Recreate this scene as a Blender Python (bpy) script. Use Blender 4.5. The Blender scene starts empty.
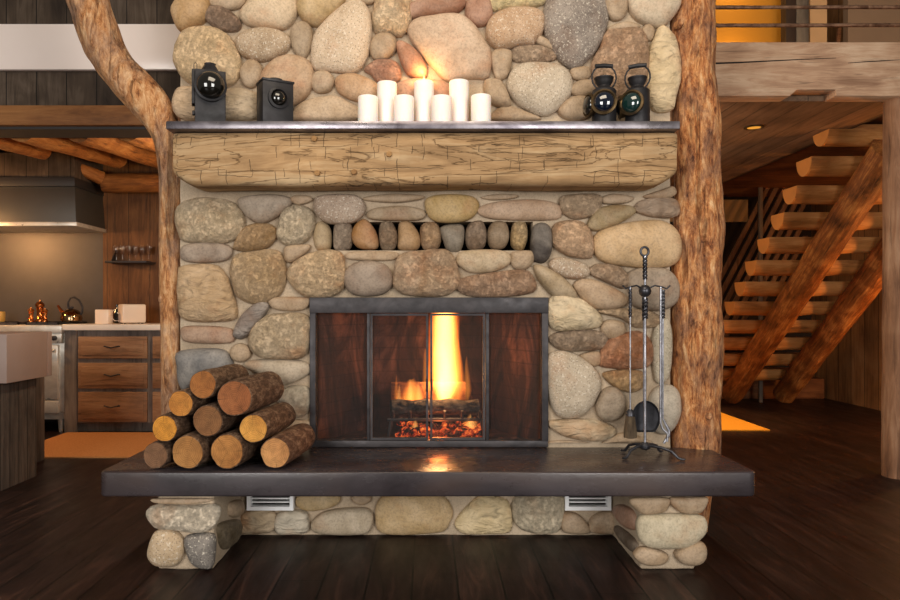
import bpy, bmesh, math, random
from mathutils import Vector, Matrix, noise, Euler
random.seed(7)
C = bpy.context.scene.collection
PI = math.pi
F, CX, CY, H, D0 = 700.0, 428.0, 309.0, 1.156, 3.58

def at(px, py, d):            # world point seen at a photo pixel, at distance d from the camera plane
    return Vector(((px - CX) * d / F, d - D0, H - (py - CY) * d / F))
def onx(px, py, X):           # world point on the vertical plane x = X
    d = F * X / (px - CX)
    return Vector((X, d - D0, H - (py - CY) * d / F))
def s2l(c):
    return tuple((v / 12.92 if v <= .04045 else ((v + .055) / 1.055) ** 2.4) for v in [x / 255 for x in c]) + (1,)

# ---------------------------------------------------------------- objects
def link(name, data):
    o = bpy.data.objects.new(name, data); C.objects.link(o); return o
def thing(name, label, cat, loc=(0, 0, 0), rz=0, group=None):
    o = link(name, None); o.location = loc; o.rotation_euler = (0, 0, rz)
    o.empty_display_size = .1
    o['label'] = label; o['category'] = cat
    if group: o['group'] = group
    return o
def tag(o, label, cat, group=None):
    o['label'] = label; o['category'] = cat
    if group: o['group'] = group
    return o

class MB:
    def __init__(s): s.v = []; s.f = []; s.m = []
    def add(s, vs, fs, mi=0):
        b = len(s.v); s.v += [tuple(v) for v in vs]
        s.f += [tuple(b + i for i in f) for f in fs]; s.m += [mi] * len(fs); return s
    def box(s, a, b, mi=0):
        x0, y0, z0 = a; x1, y1, z1 = b
        vs = [(x0,y0,z0),(x1,y0,z0),(x1,y1,z0),(x0,y1,z0),(x0,y0,z1),(x1,y0,z1),(x1,y1,z1),(x0,y1,z1)]
        return s.add(vs, [(0,3,2,1),(4,5,6,7),(0,1,5,4),(1,2,6,5),(2,3,7,6),(3,0,4,7)], mi)
    def tube(s, pts, rad, n=16, cap=True, wob=0, seed=0, closed=False, sq=None):
        pts = [Vector(p) for p in pts]; N = len(pts)
        if not hasattr(rad, '__len__'): rad = [rad] * N
        b = len(s.v); up = None
        for i, p in enumerate(pts):
            if closed: t = pts[(i + 1) % N] - pts[i - 1]
            else: t = pts[min(i + 1, N - 1)] - pts[max(i - 1, 0)]
            t.normalize()
            if up is None:
                up = Vector((0, 0, 1)) if abs(t.z) < .9 else Vector((0, 1, 0))
            x = up.cross(t).normalized(); y = t.cross(x).normalized(); up = y
            for k in range(n):
                a = 2 * PI * k / n; r = rad[i]
                dv = x * math.cos(a) + y * math.sin(a)
                if wob: r *= 1 + wob * noise.noise(dv * 1.3 + p * 2.5 + Vector((seed * 7.3, seed, 0))) + wob * .5 * noise.noise(dv * 3 + p * 9 + Vector((seed, 3, seed * 2.1)))
                s.v.append(tuple(p + dv * r))
        L = N if closed else N - 1
        for i in range(L):
            for k in range(n):
                a0 = b + i * n + k; a1 = b + i * n + (k + 1) % n
                j = (i + 1) % N
                b0 = b + j * n + k; b1 = b + j * n + (k + 1) % n
                s.f.append((a0, a1, b1, b0)); s.m.append(0)
        if cap and not closed:
            s.f.append(tuple(b + k for k in reversed(range(n)))); s.m.append(0)
            s.f.append(tuple(b + (N - 1) * n + k for k in range(n))); s.m.append(0)
        return s
    def lathe(s, prof, n=28, c=(0, 0, 0), axis='z', mi=0):
        b = len(s.v); c = Vector(c)
        for r, z in prof:
            for k in range(n):
                a = 2 * PI * k / n; x, y = r * math.cos(a), r * math.sin(a)
                p = {'z': (x, y, z), 'y': (x, z, y), 'x': (z, x, y)}[axis]
                s.v.append(tuple(c + Vector(p)))
        for i in range(len(prof) - 1):
            for k in range(n):
                s.f.append((b+i*n+k, b+i*n+(k+1)%n, b+(i+1)*n+(k+1)%n, b+(i+1)*n+k)); s.m.append(mi)
        s.f.append(tuple(b + k for k in reversed(range(n)))); s.m.append(mi)
        s.f.append(tuple(b + (len(prof)-1) * n + k for k in range(n))); s.m.append(mi)
        return s
    def prism(s, poly, a, b, axis='y', mi=0):
        n = len(poly)
        def P(u, v, w): return {'y': (u, w, v), 'x': (w, u, v), 'z': (u, v, w)}[axis]
        vs = [P(u, v, a) for u, v in poly] + [P(u, v, b) for u, v in poly]
        fs = [tuple(range(n)), tuple(range(2*n-1, n-1, -1))] + [(i, i + n, (i + 1) % n + n, (i + 1) % n) for i in range(n)]
        return s.add(vs, fs, mi)
    def build(s, name, mat, parent=None, smooth=True, bevel=0, loc=None, rot=None, angle=40, centre=True, seg=2, label=None):
        me = bpy.data.meshes.new(name); me.from_pydata(s.v, [], s.f)
        mats = mat if isinstance(mat, (list, tuple)) else [mat]
        for m in mats: me.materials.append(m)
        me.polygons.foreach_set('material_index', s.m)
        bm = bmesh.new(); bm.from_mesh(me); bmesh.ops.recalc_face_normals(bm, faces=bm.faces)
        if bevel:
            es = [e for e in bm.edges if len(e.link_faces) == 2 and e.calc_face_angle(0) > .6]
            bmesh.ops.bevel(bm, geom=es, offset=bevel, segments=seg, affect='EDGES', profile=.5, clamp_overlap=True)
        bm.to_mesh(me); bm.free()
        off = Vector((0, 0, 0))
        if centre and len(s.v):
            xs = [v.co for v in me.vertices]
            lo = Vector([min(c[i] for c in xs) for i in range(3)]); hi = Vector([max(c[i] for c in xs) for i in range(3)])
            off = (lo + hi) / 2
            if parent is None: off.z = lo.z
            me.transform(Matrix.Translation(-off))
        if smooth:
            me.polygons.foreach_set('use_smooth', [True] * len(me.polygons))
            me.set_sharp_from_angle(angle=math.radians(angle))
        me.update()
        o = link(name, me); o.parent = parent
        if loc is not None: off = off + Vector(loc)
        o.location = off
        if parent is not None and parent.get('_w'):   # children given in world coordinates
            o.location = off - parent.location
        if rot is not None: o.rotation_euler = rot
        if label: o['label'] = label
        return o
def wthing(name, label, cat, loc, group=None):   # thing whose parts are written in world coordinates
    o = thing(name, label, cat, loc, 0, group); o['_w'] = 1; return o
def struct(o): o['kind'] = 'structure'; return o

# ---------------------------------------------------------------- materials
class NT:
    def __init__(s, name):
        s.m = bpy.data.materials.new(name); s.m.use_nodes = True; s.t = s.m.node_tree; s.n = s.t.nodes
        s.b = s.n['Principled BSDF']; s.out = s.n['Material Output']
        s.tc = s.n.new('ShaderNodeTexCoord'); s.oi = s.n.new('ShaderNodeObjectInfo')
    def L(s, a, b): s.t.links.new(a, b)
    def coords(s, scale=(1, 1, 1), rnd=True, src='Object', rot=(0, 0, 0)):
        mp = s.n.new('ShaderNodeMapping'); mp.inputs['Scale'].default_value = scale; mp.inputs['Rotation'].default_value = rot
        s.L(s.tc.outputs[src], mp.inputs['Vector'])
        if rnd:
            q = s.n.new('ShaderNodeMath'); q.operation = 'MULTIPLY'; q.inputs[1].default_value = 37
            s.L(s.oi.outputs['Random'], q.inputs[0]); s.L(q.outputs[0], mp.inputs['Location'])
        return mp.outputs[0]
    def noise(s, v, scale, detail=6, rough=.6, dist=0):
        n = s.n.new('ShaderNodeTexNoise'); n.inputs['Scale'].default_value = scale; n.inputs['Detail'].default_value = detail
        n.inputs['Roughness'].default_value = rough; n.inputs['Distortion'].default_value = dist
        s.L(v, n.inputs['Vector']); return n.outputs['Fac']
    def vor(s, v, scale, feat='F1', out='Distance'):
        n = s.n.new('ShaderNodeTexVoronoi'); n.feature = feat; n.inputs['Scale'].default_value = scale
        s.L(v, n.inputs['Vector']); return n.outputs[out]
    def ramp(s, f, stops, interp='LINEAR'):
        r = s.n.new('ShaderNodeValToRGB'); r.color_ramp.interpolation = interp; e = r.color_ramp.elements
        while len(e) < len(stops): e.new(.5)
        for x, (p, c) in zip(e, stops):
            x.position = p; x.color = c if len(c) == 4 else tuple(c) + (1,)
        s.L(f, r.inputs[0]); return r.outputs[0]
    def mix(s, f, a, b, mode='MIX'):
        m = s.n.new('ShaderNodeMix'); m.data_type = 'RGBA'; m.blend_type = mode
        for i, x in ((0, f), (6, a), (7, b)):
            if isinstance(x, (int, float)): m.inputs[i].default_value = x
            elif isinstance(x, tuple): m.inputs[i].default_value = x
            else: s.L(x, m.inputs[i])
        return m.outputs[2]
    def math(s, op, a, b=0, clamp=False):
        m = s.n.new('ShaderNodeMath'); m.operation = op; m.use_clamp = clamp
        for i, x in ((0, a), (1, b)):
            if isinstance(x, (int, float)): m.inputs[i].default_value = x
            else: s.L(x, m.inputs[i])
        return m.outputs[0]
    def bump(s, h, strength=.5, dist=.01, prev=None):
        b = s.n.new('ShaderNodeBump'); b.inputs['Strength'].default_value = strength; b.inputs['Distance'].default_value = dist
        s.L(h, b.inputs['Height'])
        if prev: s.L(prev, b.inputs['Normal'])
        return b.outputs[0]
    def fin(s, col=None, rough=.6, metal=0, normal=None, spec=.5):
        if col is not None:
            if isinstance(col, tuple): s.b.inputs['Base Color'].default_value = col
            else: s.L(col, s.b.inputs['Base Color'])
        if isinstance(rough, (int, float)): s.b.inputs['Roughness'].default_value = rough
        else: s.L(rough, s.b.inputs['Roughness'])
        s.b.inputs['Metallic'].default_value = metal; s.b.inputs['Specular IOR Level'].default_value = spec
        if normal: s.L(normal, s.b.inputs['Normal'])
        return s.m
def g(v): return (v, v, v, 1)

def plain(name, rgb, rough=.5, metal=0, var=.12, spec=.5):
    n = NT(name); v = n.coords()
    f = n.noise(v, 6, 5)
    c = s2l(rgb); col = n.mix(f, tuple(x * (1 - var) for x in c[:3]) + (1,), tuple(min(1, x * (1 + var)) for x in c[:3]) + (1,))
    return n.fin(col, rough, metal, n.bump(n.noise(v, 60, 3), .08, .003), spec)

def wood(name, dark, mid, light, axis=2, sc=3.0, rough=.65, knots=True, bumps=.4, stretch=.12, planks=None, mott=.4, spec=.3):
    n = NT(name); k = [1, 1, 1]; k[axis] = stretch
    v = n.coords(tuple(k))
    a = n.noise(v, sc * 5, 10, .72, .9); b = n.noise(n.coords(), sc * .6, 3, .5, .5)
    f = n.math('ADD', n.math('MULTIPLY', a, 1 - mott), n.math('MULTIPLY', b, mott))
    col = n.ramp(f, [(.34, s2l(dark)), (.5, s2l(mid)), (.66, s2l(light))])
    k2 = [1, 1, 1]; k2[axis] = .06
    cr = n.ramp(n.noise(n.coords(tuple(k2)), sc * 11, 4, .6, .6), [(.30, g(.25)), (.40, g(1))])
    col = n.mix(.55, col, cr, 'MULTIPLY')
    h = n.math('ADD', a, n.math('MULTIPLY', cr, .6))
    if planks:
        ax, w, dk = planks
        sep = n.n.new('ShaderNodeSeparateXYZ'); n.L(n.tc.outputs['Object'], sep.inputs[0])
        q = n.math('DIVIDE', sep.outputs[ax], w); fr = n.math('FRACT', n.math('ADD', q, 100.0)); cell = n.math('FLOOR', n.math('ADD', q, 100.0))
        wn = n.n.new('ShaderNodeTexWhiteNoise'); wn.noise_dimensions = '1D'; n.L(cell, wn.inputs['W'])
        col = n.mix(.75, col, n.ramp(wn.outputs['Value'], [(0, g(.5)), (1, g(1.0))]), 'MULTIPLY')
        edge = n.math('LESS_THAN', n.math('ABSOLUTE', n.math('SUBTRACT', fr, .5)), .5 - dk)
        col = n.mix(edge, s2l([max(0, x * .3) for x in dark]), col)
        h = n.math('ADD', n.math('MULTIPLY', h, .3), edge)
    return n.fin(col, rough, 0, n.bump(h, bumps, .012), spec)

def stone_mat(name, kind):
    n = NT(name); v = n.coords()
    base = n.oi.outputs['Color']
    big = n.noise(v, 7, 5, .6, .8); fine = n.noise(v, 90, 3, .7); mid = n.noise(v, 26, 6, .65, .4)
    col = n.mix(n.ramp(big, [(.30, g(0)), (.70, g(1))]), n.mix(1, base, g(.80), 'MULTIPLY'), n.mix(.22, base, s2l((236, 222, 204))))
    tint = n.ramp(n.noise(v, 5, 3), [(.55, g(0)), (.75, g(1))])
    col = n.mix(n.math('MULTIPLY', tint, .45), col, n.mix(1, base, s2l((215, 150, 80)), 'MULTIPLY'))
    if kind == 'speck':
        sp = n.ramp(n.vor(v, 95), [(.16, g(.38)), (.34, g(1))])
        col = n.mix(.75, col, sp, 'MULTIPLY'); col = n.mix(n.ramp(fine, [(.56, g(0)), (.66, g(.6))]), col, s2l((236, 226, 208)))
        h = n.math('ADD', mid, n.math('MULTIPLY', fine, .5))
    elif kind == 'band':
        rt = n.coords((10, 10, 24), rot=(0, .9, .3))
        bd = n.noise(rt, 1, 6, .6, 1.5)
        col = n.mix(.85, col, n.ramp(bd, [(.3, g(.5)), (.45, g(.92)), (.6, g(1.1))]), 'MULTIPLY')
        h = n.math('ADD', n.math('MULTIPLY', bd, 2.0), mid)
    elif kind == 'rough':
        pits = n.ramp(n.noise(v, 42, 10, .8, .3), [(.32, g(.35)), (.54, g(1))])
        col = n.mix(.5, col, pits, 'MULTIPLY'); blot = n.ramp(n.noise(v, 9, 6, .7, .4), [(.3, g(.62)), (.58, g(1))]); col = n.mix(.5, col, blot, 'MULTIPLY'); col = n.mix(.45, col, n.ramp(fine, [(.34, g(.5)), (.54, g(1))]), 'MULTIPLY'); h = n.math('ADD', n.math('MULTIPLY', pits, .7), n.math('MULTIPLY', mid, 1.6))
    else:
        col = n.mix(.5, col, n.ramp(fine, [(.34, g(.5)), (.54, g(1))]), 'MULTIPLY'); col = n.mix(.3, col, n.ramp(mid, [(.36, g(.62)), (.5, g(1))]), 'MULTIPLY'); h = n.math('ADD', n.math('MULTIPLY', mid, .6), n.math('MULTIPLY', fine, .3))
    st = {'speck': .5, 'band': .9, 'rough': 1.0}.get(kind, .35)
    return n.fin(col, .62, 0, n.bump(h, st, .012), .35)

ST = {k: stone_mat('river_stone_' + k, k) for k in ('smooth', 'speck', 'band', 'rough')}

def mortar_mat():
    n = NT('mortar'); v = n.coords(rnd=False)
    col = n.ramp(n.noise(v, 3, 6), [(.35, s2l((172, 152, 128))), (.65, s2l((202, 182, 156)))])
    col = n.mix(.4, col, n.ramp(n.noise(v, 140, 3, .8), [(.35, g(.45)), (.55, g(1))]), 'MULTIPLY')
    return n.fin(col, .9, 0, n.bump(n.math('ADD', n.noise(v, 120, 4, .8), n.noise(v, 18, 4)), .6, .006), .2)
MORTAR = mortar_mat()

def hewn_mat():
    n = NT('hewn_oak'); v = n.coords((.16, 1, 1), rnd=False)
    a = n.noise(v, 12, 8, .65, 1.0)
    col = n.ramp(a, [(.3, s2l((136, 104, 70))), (.5, s2l((182, 146, 104))), (.7, s2l((208, 178, 138)))])
    big = n.ramp(n.noise(n.coords(rnd=False), 2.2, 4), [(.4, g(.82)), (.6, g(1))]); col = n.mix(1, col, big, 'MULTIPLY')
    # long checks along the grain
    ck = n.noise(n.coords((.13, 1, 1), rnd=False), 9, 5, .55, 1.8)
    ck = n.ramp(n.math('ABSOLUTE', n.math('SUBTRACT', ck, .5)), [(0, g(0)), (.016, g(1))])
    # adze cuts: short upright nicks in staggered cells
    sep = n.n.new('ShaderNodeSeparateXYZ')
    vm = n.n.new('ShaderNodeVectorMath'); vm.operation = 'ADD'
    nz = n.n.new('ShaderNodeTexNoise'); nz.inputs['Scale'].default_value = 14; n.L(n.tc.outputs['Object'], nz.inputs['Vector'])
    sc = n.n.new('ShaderNodeVectorMath'); sc.operation = 'SCALE'; sc.inputs['Scale'].default_value = .03
    n.L(nz.outputs['Color'], sc.inputs[0]); n.L(n.tc.outputs['Object'], vm.inputs[0]); n.L(sc.outputs[0], vm.inputs[1])
    n.L(vm.outputs[0], sep.inputs[0]); cb = n.n.new('ShaderNodeCombineXYZ'); n.L(sep.outputs[0], cb.inputs[0]); n.L(sep.outputs[2], cb.inputs[1])
    def wnz(*a):
        q = n.n.new('ShaderNodeTexWhiteNoise'); q.noise_dimensions = '3D'; c = n.n.new('ShaderNodeCombineXYZ')
        for k, x in enumerate(a):
            if isinstance(x, (int, float)): c.inputs[k].default_value = x
            else: n.L(x, c.inputs[k])
        n.L(c.outputs[0], q.inputs['Vector']); return q.outputs['Value']
    def cuts(w, hgt, seed, keep, keeph):
        rz = n.math('ADD', n.math('DIVIDE', sep.outputs[2], hgt), 50 + seed * .37); row = n.math('FLOOR', rz); fz = n.math('FRACT', rz)
        ux = n.math('ADD', n.math('ADD', n.math('DIVIDE', sep.outputs[0], w), 60), n.math('MULTIPLY', wnz(row, seed, 1), .45)); cell = n.math('FLOOR', ux); fx = n.math('FRACT', ux)
        lv = n.math('MULTIPLY', n.math('LESS_THAN', fx, .0032 / w), n.math('LESS_THAN', wnz(cell, row, seed), keep))
        lh = n.math('MULTIPLY', n.math('LESS_THAN', fz, .0030 / hgt), n.math('LESS_THAN', wnz(cell, row, seed + 5), keeph))
        shade = n.math('MULTIPLY', wnz(cell, row, seed + 9), .13)
        return n.math('MAXIMUM', lv, lh), shade
    l1, s1 = cuts(.118, .058, 1, .45, .22); l2, s2 = cuts(.16, .037, 3, .30, .2)
    ln_ = n.math('MULTIPLY', n.math('MAXIMUM', l1, l2), .68)
    top = n.math('GREATER_THAN', sep.outputs[2], .055)
    bcol = n.math('SUBTRACT', 1, n.math('MULTIPLY', n.math('ADD', n.math('ADD', ln_, s1), s2), top), True)
    col = n.mix(.85, col, bcol, 'MULTIPLY'); col = n.mix(.6, col, n.ramp(ck, [(0, s2l((90, 60, 30))), (1, g(1))]), 'MULTIPLY')
    h = n.math('ADD', n.math('MULTIPLY', ck, .8), n.math('ADD', bcol, n.math('MULTIPLY', a, .5)))
    return n.fin(col, .7, 0, n.bump(h, .55, .012), .25)

def emis(name, rgb, strength):
    n = NT(name); n.b.inputs['Base Color'].default_value = g(0.02); n.b.inputs['Emission Color'].default_value = s2l(rgb); n.b.inputs['Emission Strength'].default_value = strength
    return n.m
def glass(name, rgb=(255, 255, 255), rough=.02, trans=1.0, ior=1.45):
    n = NT(name); n.b.inputs['Base Color'].default_value = s2l(rgb); n.b.inputs['Transmission Weight'].default_value = trans; n.b.inputs['Roughness'].default_value = rough; n.b.inputs['IOR'].default_value = ior
    return n.m

def flame_mat(name, S, hot=(1, .50, .13), cool=(1, .13, .006), wisp=.35, pw=.75):
    n = NT(name); n.n.remove(n.b)
    sep = n.n.new('ShaderNodeSeparateXYZ')
    nz = n.n.new('ShaderNodeTexNoise'); nz.inputs['Scale'].default_value = 9; nz.inputs['Detail'].default_value = 3
    mp = n.coords((1, 1, .4)); n.L(mp, nz.inputs['Vector'])
    sb = n.n.new('ShaderNodeVectorMath'); sb.operation = 'SUBTRACT'; sb.inputs[1].default_value = (.5, .5, .5); n.L(nz.outputs['Color'], sb.inputs[0])
    sc = n.n.new('ShaderNodeVectorMath'); sc.operation = 'SCALE'; sc.inputs['Scale'].default_value = wisp; n.L(sb.outputs[0], sc.inputs[0])
    ad = n.n.new('ShaderNodeVectorMath'); ad.operation = 'ADD'; n.L(n.tc.outputs['Generated'], ad.inputs[0]); n.L(sc.outputs[0], ad.inputs[1])
    n.L(ad.outputs[0], sep.inputs[0])
    x = n.math('MULTIPLY', n.math('SUBTRACT', sep.outputs[0], .5), 2); y = n.math('MULTIPLY', n.math('SUBTRACT', sep.outputs[1], .5), 2)
    r2 = n.math('ADD', n.math('MULTIPLY', x, x), n.math('MULTIPLY', y, y))
    gz = n.n.new('ShaderNodeSeparateXYZ'); n.L(n.tc.outputs['Generated'], gz.inputs[0])
    z = gz.outputs[2]
    w = n.math('MULTIPLY', n.math('POWER', n.math('SUBTRACT', 1.02, z, True), pw), n.math('MINIMUM', n.math('MULTIPLY', n.math('ADD', z, .12), 3.2), 1))
    d = n.math('SUBTRACT', 1, n.math('DIVIDE', r2, n.math('MAXIMUM', n.math('MULTIPLY', w, w), .002)), True)
    d2 = n.math('POWER', d, 1.7)
    em = n.n.new('ShaderNodeEmission')
    n.L(n.ramp(d2, [(.04, cool), (.35, (1, .30, .04, 1)), (.85, hot)]), em.inputs['Color'])
    n.L(n.math('MULTIPLY', d2, S), em.inputs['Strength'])
    n.L(em.outputs[0], n.out.inputs['Volume']); return n.m
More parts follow.
